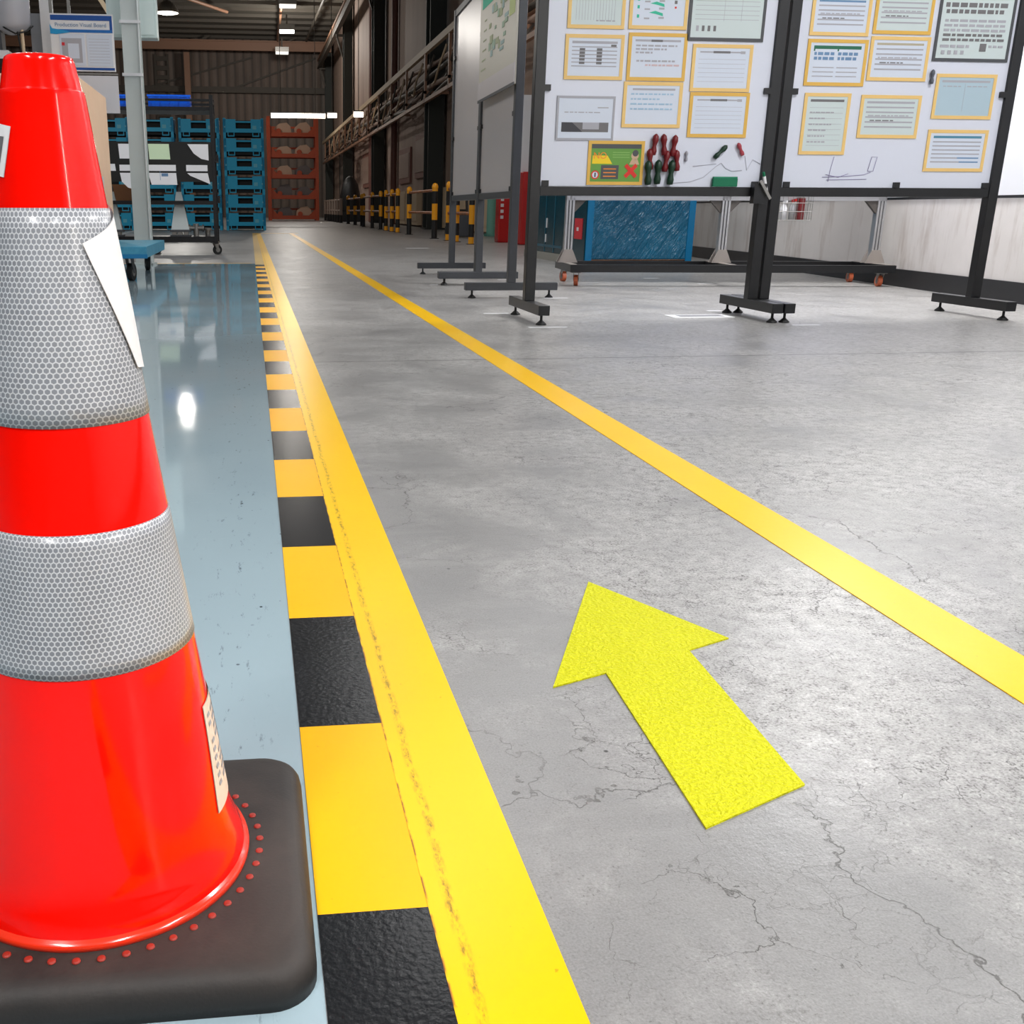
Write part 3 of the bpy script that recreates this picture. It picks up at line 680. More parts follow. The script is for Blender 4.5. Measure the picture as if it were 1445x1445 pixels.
# sheets pinned on the near pair of boards; x is world X, plane y
YF = 5.9165
def sheet(label, x0, x1, z0, z1, style, border='y', seed=1, sheetm=None, group=None, cat='notice', hdr=None):
    rng = random.Random(seed); w, h = x1-x0, z1-z0
    t = thing('framed_notice', label, cat, ((x0+x1)/2, YF, z0), group=group)
    bw = 0.019 if border in 'yY' else (0.017 if border == 'k' else 0.012)
    bm_ = {'y': YFRAME, 'Y': YFRAMED, 'k': KFRAME, 'g': PRINTL}[border]
    fr = MB()
    for a in ((-w/2, -w/2+bw, 0, h), (w/2-bw, w/2, 0, h), (-w/2+bw, w/2-bw, 0, bw), (-w/2+bw, w/2-bw, h-bw, h)):
        fr.box(a[0], a[1], -0.005, 0, a[2], a[3], bm_)
    fr.build('frame', t)
    MB().box(-w/2+bw, w/2-bw, -0.003, -0.0005, bw, h-bw, sheetm or SHEET).build('sheet', t)
    ix0, ix1, iz0, iz1 = -w/2+bw+0.02, w/2-bw-0.02, bw+0.015, h-bw-0.015
    pm = MB()
    cnt = [0]
    def q(a, b, c, d, m):
        cnt[0] += 1; pm.box(ix0+(ix1-ix0)*a, ix0+(ix1-ix0)*b, -0.0034-0.00003*cnt[0], -0.003, iz0+(iz1-iz0)*c, iz0+(iz1-iz0)*d, m)
    H = hdr or PRINTL
    def words(c, m, hh=0.045, a0=0.02, a1=0.98):
        a = a0
        while a < a1-0.04:
            l = 0.04+0.10*rng.random(); q(a, min(a+l, a1), c, c+hh, m); a += l+0.025
    if style == 'table':
        q(0, 1, 0.92, 1.0, PRINTL); q(0.86, 0.98, 0.82, 0.9, PRINT)
        for i in range(6): q(0, 1, 0.20+i*0.12, 0.235+i*0.12, PRINTL)
        for a in (0.17, 0.55): 
            for i in range(5): q(a, a+0.12, 0.28+i*0.105, 0.36+i*0.105, PRINT)
    elif style == 'lines':
        q(0, 1, 0.93, 1.0, H)
        for i in range(5): q(0.0, 1, 0.14+i*0.16, 0.19+i*0.16, PRINTL)
        words(0.36, PRINT, 0.035, 0.1, 0.6); words(0.52, PRINTL, 0.035, 0.05, 0.9)
    elif style == 'text':
        q(0, 1, 0.94, 1.0, H); q(0.35, 0.6, 0.935, 1.0, PRINT)
        for i in range(3): words(0.80-i*0.1, PRINTL, 0.05, 0.02, 0.95-0.25*i)
        words(0.36, PRINTL, 0.05, 0.05, 0.9); words(0.24, mat('faint_red_print', (206, 180, 184), 0.6), 0.05, 0.25, 1.0)
    elif style == 'bluetext':
        q(0.05, 0.98, 0.94, 1.0, PRINTL)
        for i in range(4): words(0.80-i*0.15, mat('pale_blue_print', (160, 190, 214), 0.6), 0.05, 0.02, 0.95-0.3*(i == 1))
    elif style == 'pale':
        q(0.02, 0.98, 0.94, 0.985, PRINTL); q(0.3, 0.66, 0.93, 0.995, PRINT); q(0.88, 0.98, 0.92, 1.0, PRINTL)
        for i in range(6): q(0.0, 1, 0.1+i*0.13, 0.108+i*0.13, PRINTL)
    elif style == 'twocol':
        q(0, 1, 0.90, 1.0, GREENP); q(0, 0.03, 0.84, 0.9, GREENP); q(0.5, 0.53, 0.84, 0.9, GREENP)
        for c0 in (0.02, 0.52):
            for i in range(2): words(0.72-i*0.14, PRINTB, 0.09, c0, c0+0.42)
            for i in range(3): q(c0, c0+0.44, 0.34-i*0.13, 0.37-i*0.13, PRINTL)
    elif style == 'chart':
        q(0.15, 0.85, 0.93, 1.0, PRINT)
        for i in range(14): q(0.03+i*0.068, 0.036+i*0.068, 0.05, 0.9, PRINTL)
        words(0.02, PRINTL, 0.04, 0.5, 1.0)
    elif style == 'signs':
        for c, a in ((0.75, 0.3), (0.52, 0.3), (0.24, 0.28)):
            pm.prism([(ix0+(ix1-ix0)*a, iz0+(iz1-iz0)*(c+0.06)), (ix0+(ix1-ix0)*(a+0.16), iz0+(iz1-iz0)*(c+0.02)), (ix0+(ix1-ix0)*(a+0.32), iz0+(iz1-iz0)*(c-0.04)), (ix0+(ix1-ix0)*(a+0.31), iz0+(iz1-iz0)*(c+0.05)), (ix0+(ix1-ix0)*(a+0.14), iz0+(iz1-iz0)*(c+0.12))], -0.0036, -0.003, TEALP)
            q(0.02, 0.07, c-0.1, c, TEALP); q(0.18, 0.3, c-0.14, c-0.09, PRINTL); q(0.5, 0.62, c-0.12, c-0.06, PRINTL)
        q(0.84, 0.9, 0.58, 0.68, PRINT); q(0.85, 0.89, 0.44, 0.5, REDP)
    elif style == 'photo':
        q(0.0, 1.0, 0.10, 0.38, PRINT)
        pm.prism([(ix0, iz0+(iz1-iz0)*0.10), (ix0+(ix1-ix0)*0.45, iz0+(iz1-iz0)*0.10), (ix0+(ix1-ix0)*0.22, iz0+(iz1-iz0)*0.38), (ix0, iz0+(iz1-iz0)*0.38)], -0.0046, -0.0034, PRINTD)
        q(0.45, 0.8, 0.18, 0.38, PRINTL); words(0.66, PRINTL, 0.03, 0.05, 0.85); q(0.75, 0.98, 0.80, 0.83, PRINTL)
    elif style == 'grid':
        for i in range(12): q(0.0, 1, 0.22+i*0.065, 0.226+i*0.065, PRINTL)
        for a in (0.45, 0.72): q(a, a+0.004, 0.2, 1.0, PRINTL)
        for i in range(4): q(0.03+i*0.09, 0.07+i*0.09, 0.05, 0.13, PRINT if i else PRINTL)
    elif style == 'bigtext':
        words(0.86, PRINT, 0.08, 0.0, 0.98); words(0.75, PRINT, 0.07, 0.02, 0.95)
        for i in range(5): words(0.60-i*0.085, PRINT if i in (3, 4) else PRINTL, 0.045, 0.02, 0.98)
        words(0.14, PRINTL, 0.05, 0.0, 0.45); q(0.62, 0.72, 0.08, 0.22, PRINT); words(0.15, PRINTL, 0.04, 0.76, 0.98)
        for i in range(4): q(0.03+i*0.1, 0.08+i*0.1, 0.02, 0.09, PRINTL)
    elif style == 'tall':
        q(0, 1, 0.95, 1.0, PRINT)
        for i in range(8): q(0, 1, 0.06+i*0.11, 0.066+i*0.11, PRINTL)
        for i in range(6): words(0.12+i*0.12, PRINTL, 0.03, 0.02, 0.45+0.3*rng.random())
    elif style == 'bluehdr':
        q(0, 1, 0.92, 1.0, mat('teal_blue_print', (76, 134, 158), 0.6))
        for i in range(6): q(0, 1, 0.1+i*0.135, 0.145+i*0.135, PRINTL)
        q(0.6, 1, 0.1, 0.145, PRINTB); q(0.55, 1, 0.235, 0.28, PRINTB)
    elif style == 'paleblue':
        q(0, 1, 0.93, 1.0, PRINTL)
        words(0.80, PRINTL, 0.03, 0.03, 0.4); words(0.80, PRINTL, 0.03, 0.53, 0.95); q(0.49, 0.495, 0.05, 0.9, PRINTL)
    if pm.v: pm.build('printed_marks', t)
    return t
GA = 'framed sheets on the left near board'; GB = 'framed sheets on the right near board'
sheet('yellow framed chart sheet cut off by the top, left column of the left board', 1.766, 2.090, 1.586, 1.816, 'chart', 'y', 1, SHEETG, GA)
sheet('yellow framed sheet with teal shapes at the top of the left board', 2.114, 2.450, 1.589, 1.823, 'signs', 'y', 2, SHEET, GA)
sheet('large dark framed pale sheet at the top right of the left board', 2.457, 2.905, 1.536, 1.955, 'grid', 'k', 3, SHEETG, GA)
sheet('yellow framed sheet with a grey table, two dark columns, on the left board', 1.761, 2.098, 1.325, 1.557, 'table', 'y', 4, SHEET, GA)
sheet('yellow framed sheet with short text rows in the middle of the left board', 2.122, 2.463, 1.324, 1.571, 'text', 'Y', 5, SHEET, GA)
sheet('yellow framed nearly blank sheet directly under the large dark frame of the left board', 2.498, 2.853, 1.273, 1.520, 'pale', 'y', 6, SHEET, GA)
sheet('yellow framed sheet with pale blue text rows above the red magnets', 2.113, 2.459, 1.077, 1.319, 'bluetext', 'y', 7, SHEET, GA)
sheet('yellow framed nearly blank sheet, lower of the right column on the left board', 2.506, 2.861, 1.028, 1.269, 'pale', 'Y', 8, SHEET, GA)
sheet('grey edged white sheet with a dark photo strip, lower left of the left board', 1.731, 2.069, 1.005, 1.240, 'photo', 'g', 9, SHEET, GA)
sheet('yellow framed sheet with blue rows at the top left of the right board', 3.175, 3.530, 1.577, 1.795, 'lines', 'y', 11, SHEET, GB, hdr=PRINTB)
sheet('yellow framed sheet with grey rows at the top middle of the right board', 3.553, 3.908, 1.592, 1.821, 'lines', 'Y', 12, SHEETG, GB)
sheet('large dark framed sheet full of grey text at the right of the right board', 3.940, 4.410, 1.455, 1.814, 'bigtext', 'k', 13, SHEETG, GB)
sheet('yellow framed sheet with a green header and two columns', 3.175, 3.539, 1.313, 1.559, 'twocol', 'Y', 14, SHEET, GB)
sheet('yellow framed sheet with a beige header beside the green headed one', 3.553, 3.917, 1.345, 1.580, 'lines', 'y', 15, SHEET, GB, hdr=mat('beige_print', (176, 168, 146), 0.6))
sheet('upright yellow framed sheet at the left of the right board', 3.193, 3.476, 0.940, 1.275, 'tall', 'y', 16, SHEETG, GB)
sheet('yellow framed striped sheet above the blue pen sketch', 3.540, 3.914, 1.034, 1.269, 'lines', 'y', 17, SHEETG, GB)
sheet('yellow framed pale blue sheet under the large dark frame of the right board', 3.987, 4.365, 1.144, 1.389, 'paleblue', 'y', 18, SHEETB, GB)
sheet('yellow framed sheet with a teal blue header at the lower right of the right board', 3.986, 4.369, 0.851, 1.085, 'bluehdr', 'y', 19, SHEET, GB)
# green safety poster
t = thing('safety_poster', 'small green and yellow safety poster with a red cross on the left board', 'poster', (2.095, YF, 0.765), group=None)
w, h = 0.332, 0.240; fr = MB()
for a in ((-w/2, -w/2+0.018, 0, h), (w/2-0.018, w/2, 0, h), (-w/2+0.018, w/2-0.018, 0, 0.018), (-w/2+0.018, w/2-0.018, h-0.018, h)): fr.box(a[0], a[1], -0.005, 0, a[2], a[3], YFRAMED)
fr.build('frame', t)
MB().box(-w/2+0.018, w/2-0.018, -0.003, -0.0005, 0.018, h-0.018, POSTG).build('sheet', t)
m = MB().box(-0.146, 0.146, -0.0035, -0.003, 0.198, 0.222, KFRAME)
for i in range(3): m.box(-0.02, 0.08, -0.0035, -0.003, 0.150+i*0.013, 0.1525+i*0.013, mat('pale_green_print', (150, 190, 110), 0.6))
m.prism([(-0.140, 0.115), (-0.020, 0.115), (-0.050, 0.160), (-0.138, 0.160)], -0.0035, -0.003, POSTY)
m.box(-0.085, 0.020, -0.0035, -0.003, 0.032, 0.108, KFRAME)
for i in range(3): m.box(-0.07, 0.005, -0.0040, -0.0035, 0.045+i*0.02, 0.050+i*0.02, POSTO)
m.build('printed_marks', t)
text_mesh('headline', 'NO', 0.050, POSTO, t, (-0.095, -0.0042, 0.158))
m = MB().cyl((-0.118, -0.0035, 0.055), (-0.118, -0.003, 0.055), 0.024, REDP, n=20).cyl((-0.118, -0.0040, 0.055), (-0.118, -0.0035, 0.055), 0.017, SHEET, n=20).box(-0.122, -0.114, -0.0044, -0.004, 0.043, 0.067, PRINTD)
m.build('round_symbol', t)
m = MB().bar((0.060, -0.004, 0.045), (0.125, -0.004, 0.110), 0.0008, 0.022, REDP).bar((0.060, -0.0046, 0.110), (0.125, -0.0046, 0.045), 0.0008, 0.022, REDP); m.build('red_cross', t)
m = MB().cyl((0.112, -0.0036, 0.160), (0.112, -0.003, 0.160), 0.022, SKIN, n=18).prism([(0.080, 0.112), (0.140, 0.112), (0.128, 0.142), (0.096, 0.142)], -0.0036, -0.003, SKIN).cyl((0.114, -0.0040, 0.174), (0.114, -0.0036, 0.174), 0.018, KFRAME, n=14); m.build('portrait', t)
# magnets shaped like pawns
def magnet(label, x, z, m, s=1.0, tilt=0.0, group=None):
    t = MB().lathe([(0.0, -0.052*s), (0.013*s, -0.050*s), (0.016*s, -0.030*s), (0.010*s, -0.006*s), (0.013*s, 0.010*s), (0.017*s, 0.022*s), (0.014*s, 0.042*s), (0.004*s, 0.052*s), (0.0, 0.053*s)], m, 16).build('magnet')
    t.location = (x, YF-0.0175*s, z); t.rotation_euler = (0, tilt, 0)
    return tag(t, label, 'magnet', group)
for i, (x, z) in enumerate(((2.312, 0.985), (2.368, 0.985), (2.428, 0.980), (2.292, 0.905), (2.388, 0.895), (2.452, 0.900))):
    magnet(('dark red pawn shaped magnet, left of the upper three', 'dark red pawn shaped magnet, middle of the upper three', 'dark red pawn shaped magnet, right of the upper three', 'dark red pawn shaped magnet, left of the lower three', 'dark red pawn shaped magnet, middle of the lower three', 'dark red pawn shaped magnet, right of the lower three')[i], x, z, MAGR, 1.12, 0.1*(-1)**i, 'red magnets')
for i, (x, z) in enumerate(((2.286, 0.832), (2.343, 0.836), (2.423, 0.834))):
    magnet(('dark green pawn shaped magnet nearest to the safety poster', 'dark green pawn shaped magnet, middle of three under the red ones', 'dark green pawn shaped magnet, right of three under the red ones')[i], x, z, MAGG, 1.3, 0.05*(i-1), 'green magnets')
magnet('single dark green magnet lying aslant above the pen doodles', 2.713, 0.950, MAGG, 0.95, 0.8)
magnet('single pale red magnet lying aslant near the right post of the left board', 2.833, 0.965, mat('pink_magnet', (168, 60, 72), 0.4), 0.75, -0.5)
magnet('small grey magnet right of the red magnets', 2.512, 0.925, mat('grey_magnet', (160, 160, 170), 0.5), 0.55)
magnet('small dark grey magnet high on the right board', 3.952, 1.415-0.045, mat('slate_magnet', (84, 90, 100), 0.5), 0.75)
t = thing('board_eraser', 'green felt board eraser standing on the lower beam of the left board', 'eraser', (2.755, 5.904-0.004, 0.7575))
MB().box(-0.075, 0.075, -0.012, 0.012, 0.0, 0.048, ERASE).build('felt_block', t, bevel=0.004); MB().box(-0.072, 0.072, -0.010, 0.010, 0.048, 0.056, mat('eraser_back', (0, 126, 88), 0.5)).build('back_plate', t)
# pen sketches on the boards (dry-wipe ink)
def ink(label, lines, m, r=0.0016):
    mb = MB()
    for L in lines: mb.tube([(x, YF-0.0012, z) for x, z in L], r, m, 5)
    return tag(mb.build('pen_sketch'), label, 'pen sketch')
INKB = mat('blue_ink', (146, 138, 178), 0.6); INKG = mat('grey_ink', (178, 178, 190), 0.6)
ink('faint blue pen sketch of a tray low on the right board', [[(3.42, 0.93), (3.405, 0.85), (3.40, 0.79)], [(3.36, 0.815), (3.50, 0.82), (3.62, 0.83), (3.66, 0.845)], [(3.38, 0.83), (3.46, 0.815), (3.52, 0.835)], [(3.64, 0.85), (3.655, 0.93), (3.69, 0.93), (3.675, 0.85), (3.64, 0.85)], [(3.39, 0.80), (3.64, 0.805)]], INKB)
ink('faint grey pen doodles low on the left board', [[(2.42, 0.775), (2.55, 0.785), (2.63, 0.81), (2.70, 0.87), (2.73, 0.89), (2.76, 0.86), (2.80, 0.845), (2.86, 0.85)], [(2.56, 0.87), (2.70, 0.885)], [(2.87, 0.93), (2.89, 0.85), (2.92, 0.91), (2.97, 0.885)]], INKG)
# clamp and marker at the right end of the left board
t = thing('marker_holder', 'black marker holder clamped at the right end of the left lower beam', 'holder', (2.955, 5.899, 0.70))
MB().box(-0.035, 0.04, -0.045, -0.0, -0.035, 0.075, BLACKST).build('clamp_body', t); MB().bar((-0.01, -0.055, 0.09), (0.06, -0.055, -0.01), 0.016, 0.016, STEEL).build('lever', t)
tag(MB().cyl((3.005, 5.885-0.022, 0.705), (2.975, 5.863, 0.815), 0.009, WHITEP, n=12).cyl((2.975, 5.863, 0.815), (2.967, 5.863, 0.84), 0.008, ERASE, n=12).build('marker_pen'), 'white marker pen with a green cap in the black holder', 'marker')
# large cream poster on the side stand (faces the walkway)
rz = math.radians(-91.6)
t = thing('wall_poster', 'large cream poster with a teal header on the side display stand', 'poster', (1.918, 8.085, 0) , rz)
t.location = (1.918 - 0.05, 8.0, 0)
w = 0.66
MB().box(-w, w, -0.012, 0.0, 1.46, 2.36, CREAMS).build('poster_sheet', t)
MB().box(-w, w, -0.017, -0.012, 1.46, 1.60, mat('pale_margin', (202, 194, 194), 0.4)).box(-w, w, -0.019, -0.012, 1.452, 1.472, DGREY).build('bottom_rail', t)
m = MB().box(-w+0.08, w-0.35, -0.0135, -0.012, 2.13, 2.26, TEALP).box(w-0.24, w-0.06, -0.0135, -0.012, 1.92, 2.30, mat('lime_print', (182, 196, 120), 0.5))
rng = random.Random(5)
for i in range(26):
    x = -0.30+0.6*rng.random(); z = 1.72+0.34*rng.random(); m.box(x, x+0.05+0.08*rng.random(), -0.0135-0.0001*i, -0.012, z, z+0.02+0.04*rng.random(), (MAPG, mat('sage_print', (150, 176, 150), 0.5), mat('faded_teal_print', (150, 178, 176), 0.5))[i % 3])
for i in range(6): m.box(-0.58+0.02*i, -0.40, -0.0135, -0.012, 1.68+0.07*i, 1.69+0.07*i, MAPG)
m.build('printed_marks', t)

# ================================================================== MOBILE WHITEBOARD
ang = math.atan2(-0.30, 2.72)
mw = thing('mobile_whiteboard', 'long aluminium framed mobile whiteboard on a black wheeled base behind the stands', 'whiteboard', (2.68, 8.50, 0), ang)
L = 2.76; D = 0.72
fz0, fz1 = 0.118, 0.180
fb = MB().box(0, L, 0, 0.06, fz0, fz1, BLACKST).box(0, L, D-0.06, D, fz0, fz1, BLACKST).box(0, 0.06, 0.06, D-0.06, fz0, fz1, BLACKST).box(L-0.06, L, 0.06, D-0.06, fz0, fz1, BLACKST).box(L/2-0.03, L/2+0.03, 0.06, D-0.06, fz0, fz1, BLACKST)
fb.build('base_frame', mw)
for x in (0.03, L/2, L-0.03):
    MB().box(x-0.03, x+0.03, 0.02, D-0.02, fz1, fz1+0.004, ALUD).build('cross_plate', mw)
for x in (0.035, L/2, L-0.035):
    c = MB().box(x-0.035, x+0.035, D/2-0.035, D/2+0.035, fz1+0.004, 2.1, ALU)
    c = MB()
    for a in (-0.035, -0.008, 0.019):
        c.box(x+a, x+a+0.016, D/2-0.035, D/2+0.035, fz1+0.004, 2.10, ALU)
    c.box(x-0.034, x+0.034, D/2-0.028, D/2+0.028, fz1+0.004, 2.10, mat('slot_shadow_grey', (96, 96, 98), 0.5, metal=0.4)); c.build('column', mw)
    f = MB().prism([(x-0.085, fz1+0.004), (x+0.085, fz1+0.004), (x+0.035, fz1+0.115), (x-0.035, fz1+0.115)], D/2-0.05, D/2-0.036, ALUD).prism([(x-0.085, fz1+0.004), (x+0.085, fz1+0.004), (x+0.035, fz1+0.115), (x-0.035, fz1+0.115)], D/2+0.036, D/2+0.05, ALUD); f.build('foot_bracket', mw)
    for s in (-1, 1):
        if (x < 0.1 and s < 0) or (x > L-0.1 and s > 0): continue
        MB().prism([(x+s*0.036, 0.705), (x+s*0.135, 0.705), (x+s*0.036, 0.60)], D/2-0.02, D/2+0.02, BRKT).build('corner_bracket', mw)
MB().box(0.0, L, D/2-0.035, D/2+0.035, 0.705, 0.745, ALU).build('bottom_rail', mw)
MB().box(0.0, L, D/2-0.035, D/2+0.035, 2.06, 2.10, ALU).build('top_rail', mw)
pn = MB().box(0.072, L-0.072, D/2-0.05, D/2-0.036, 0.746, 2.058, mat('white_magnetic_sheet', (222, 224, 236), 0.3))
pn.build('board_panel', mw)
m = MB()
for i in range(9): m.box(0.10, L-0.10, D/2-0.051, D/2-0.05, 0.93+i*0.125, 0.942+i*0.125, mat('ruled_blue', (98, 112, 196), 0.5))
m.build('ruled_lines', mw)
def caster(x, y, zt, r, parent, tyre, ang=0.0, w=0.03, zb=0.0, bracketm=None):
    M = Matrix.Translation((x, y, 0)) @ Matrix.Rotation(ang, 4, 'Z'); bk = bracketm or STEEL
    b = MB().box(-0.045*r/0.05, 0.045*r/0.05, -0.04, 0.04, zt-0.008, zt, bk, M)
    for s in (-1, 1):
        vs = [M @ Vector(p) for p in ((-r*0.55, s*(w/2+0.006), zt-0.008), (r*0.55, s*(w/2+0.006), zt-0.008), (r*0.75, s*(w/2+0.006), zb+r*0.85), (r*0.35, s*(w/2+0.006), zb+r*0.85),
                                       (-r*0.55, s*(w/2+0.002), zt-0.008), (r*0.55, s*(w/2+0.002), zt-0.008), (r*0.75, s*(w/2+0.002), zb+r*0.85), (r*0.35, s*(w/2+0.002), zb+r*0.85))]
        b.add(vs, [(0,1,2,3),(7,6,5,4),(0,4,5,1),(1,5,6,2),(2,6,7,3),(3,7,4,0)], bk)
    c = b.build('caster', parent)
    cx = r*0.5
    wm = MB()
    p0 = M @ Vector((cx, -w/2, zb+r)); p1 = M @ Vector((cx, w/2, zb+r))
    wm.cyl(p0, p1, r, tyre, n=24); q0 = M @ Vector((cx, -w/2-0.002, zb+r)); q1 = M @ Vector((cx, w/2+0.002, zb+r)); wm.cyl(q0, q1, r*0.5, STEEL, n=16)
    wm.build('wheel', c)
    return c
for x, y, a in ((0.07, 0.09, 1.3), (0.07, D-0.09, 1.75), (L-0.08, 0.09, 1.5), (L-0.08, D-0.09, 1.5)):
    caster(x, y, fz0, 0.046, mw, ORANGEW, a, 0.034)

# wire basket hung on the rail of the mobile board
def mwp(u, v, z): return (2.68 + u*math.cos(ang) - v*math.sin(ang), 8.50 + u*math.sin(ang) + v*math.cos(ang), z)
bx, by, _ = mwp(1.90, 0.20, 0)
t = thing('wire_basket', 'grey wire basket hanging under the right near board with bottles in it', 'basket', (bx, by, 0.545), ang)
m = MB()
W, Dp, Hh = 0.34, 0.22, 0.20
for i in range(9):
    x = -W/2 + W*i/8
    m.cyl((x, 0, 0), (x, 0, Hh), 0.0022, STEEL, n=5).cyl((x, Dp, 0), (x, Dp, Hh), 0.0022, STEEL, n=5).cyl((x, 0, 0), (x, Dp, 0), 0.0022, STEEL, n=5)
for i in range(6):
    y = Dp*i/5
    m.cyl((-W/2, y, 0), (-W/2, y, Hh), 0.0022, STEEL, n=5).cyl((W/2, y, 0), (W/2, y, Hh), 0.0022, STEEL, n=5).cyl((-W/2, y, 0), (W/2, y, 0), 0.0022, STEEL, n=5)
for z in (0.0, 0.07, 0.14, 0.2):
    for a, b in (((-W/2, 0), (W/2, 0)), ((-W/2, Dp), (W/2, Dp)), ((-W/2, 0), (-W/2, Dp)), ((W/2, 0), (W/2, Dp))): m.cyl((a[0], a[1], z), (b[0], b[1], z), 0.0035, STEEL, n=5)
m.build('wire_cage', t)
m = MB()
for x in (-0.12, 0.12): m.tube([(x, Dp-0.008, Hh-0.03), (x, Dp+0.0, Hh+0.01), (x, 0.14, 0.225)], 0.004, STEEL, 6)
m.build('hook', t)
def bottle(label, u, v, m, capm, r=0.032, h=0.17):
    x, y, _ = mwp(u, v, 0)
    b = thing('spray_bottle', label, 'bottle', (x, y, 0.5495), group='bottles in the wire basket')
    MB().lathe([(r, 0), (r, h*0.62), (r*0.5, h*0.8), (r*0.4, h*0.86)], m, 18, close_bottom=True, close_top=True).build('bottle_body', b)
    MB().cyl((0, 0, h*0.86), (0, 0, h), r*0.45, capm, n=12).bar((0.0, -0.01, h*0.97), (0, -0.05, h*0.97), 0.014, 0.02, capm).build('nozzle', b)
bottle('clear spray bottle at the left in the wire basket', 1.79, 0.30, WHITEP, WHITEP); bottle('white bottle in the middle of the wire basket', 1.87, 0.31, WHITEP, WHITEP, 0.03, 0.15)
bottle('pale bottle with a red cap in the wire basket', 1.945, 0.31, ALU, REDS, 0.026, 0.165)
x, y, _ = mwp(2.015, 0.31, 0)
tag(MB().cyl((x, y, 0.549), (x, y, 0.725), 0.034, mat('maroon_can', (104, 22, 26), 0.4), n=18).cyl((x, y, 0.725), (x, y, 0.735), 0.028, STEEL, n=18).build('spray_can'), 'dark red can at the right in the wire basket', 'can')

# ================================================================== WRAPPED GOODS BEHIND THE STANDS
t = thing('wrapped_pallet', 'waist high load wrapped in creased blue film behind the near left stand', 'wrapped load', (4.42, 11.95, 0))
m = MB(); nx, nz = 28, 20
def wob(a, b, s): return 0.012*math.sin(7.3*a+s)*math.sin(5.1*b+s*1.7) + 0.008*math.sin(13*a-9*b+s)
ring = []
m.box(-0.62, 0.62, -0.45, 0.45, 0.075, 1.02, WRAP); o = m.build('film_wrap', t, bevel=0.02)
MB().box(-0.645, -0.62, -0.44, 0.45, 0.03, 1.03, TEALW).build('side_film', t)['label'] = 'dark teal side film'
f = MB().box(-0.652, -0.644, -0.34, -0.06, 0.30, 0.53, REDT).build('red_tag', t); MB().box(-0.654, -0.652, -0.22, -0.15, 0.39, 0.43, WHITEP).build('tag_print', f)
MB().box(-0.635, -0.56, -0.462, -0.449, 0.03, 1.03, mat('blue_film_fold', (0, 104, 150), 0.25)).box(0.56, 0.635, -0.462, -0.449, 0.03, 1.03, MATS['blue_film_fold']).box(-0.56, 0.56, -0.462, -0.449, 0.93, 1.03, MATS['blue_film_fold']).build('film_edge', t)
m = MB()
for y in (-0.38, 0, 0.38): m.box(-0.6, 0.6, y-0.05, y+0.05, 0, 0.07, DARKI)
m.box(-0.61, 0.61, -0.44, 0.44, 0.07, 0.075, CARDD); m.build('pallet', t)
t = thing('wrapped_locker', 'tall dark teal wrapped locker with red tags left of the blue wrapped load', 'locker', (4.45, 13.35, 0))
MB().box(-0.62, 0.66, -0.80, 0.80, 0.09, 2.05, TEALW).build('wrapped_body', t, bevel=0.015)
MB().box(-0.66, 0.7, -0.84, 0.84, 0.0, 0.09, mat('pale_plinth', (150, 148, 140), 0.6)).build('plinth', t)
m = MB()
for z in (0.16, 0.80, 0.86, 1.4): m.box(-0.626, -0.618, -0.8, 0.8, z, z+0.03, mat('teal_band', (24, 84, 104), 0.3))
for y in (-0.45, -0.05, 0.35): m.box(-0.626, -0.618, y, y+0.025, 0.10, 2.0, MATS['teal_band'])
m.build('seams', t)
for y, z in ((0.66, 0.46),):
    f = MB().box(-0.632, -0.622, y-0.06, y+0.06, z, z+0.25, REDT).build('red_tag', t); MB().box(-0.634, -0.632, y-0.015, y+0.02, z+0.10, z+0.15, WHITEP).build('tag_print', f)
MB().box(-0.632, -0.622, 0.60, 0.74, 0.98, 1.28, YTAG).build('yellow_tag', t)
for y, z0, z1 in ((-0.12, 0.4, 0.52), (-0.10, 0.22, 0.32)): MB().box(-0.630, -0.622, y, y+0.03, z0, z1, WHITEP).build('torn_label', t)
# small wrapped crate in front (under the left board, dark side)
t = thing('wrapped_crate', 'low dark teal wrapped crate beside the blue wrapped load', 'crate', (4.05, 12.47, 0))
# fire boxes
for x, y, z0, z1, lab, text in ((4.93, 20.15, 0.0, 1.55, 'red fire point post with white lettering seen under the side stands', True), (5.05, 18.9, 0.0, 1.28, 'red fire cabinet with a white back panel seen between the stands', False)):
    t = thing('fire_cabinet', lab, 'fire cabinet', (x, y, 0), group='red fire cabinets')
    MB().box(-0.12, 0.14, -0.15, 0.15, z0, z1, REDS).build('cabinet_body', t, bevel=0.02)
    if text:
        m = MB()
        for i in range(7): m.box(-0.09, -0.03, -0.155, -0.15, 0.45+i*0.11, 0.51+i*0.11, WHITEP)
        m.build('white_marks', t)
    else:
        MB().box(-0.13, 0.3, 0.151, 0.18, 1.0, 2.6, WHITEP).build('back_panel', t)
bpy.data.objects.remove(bpy.data.objects['wrapped_crate'])

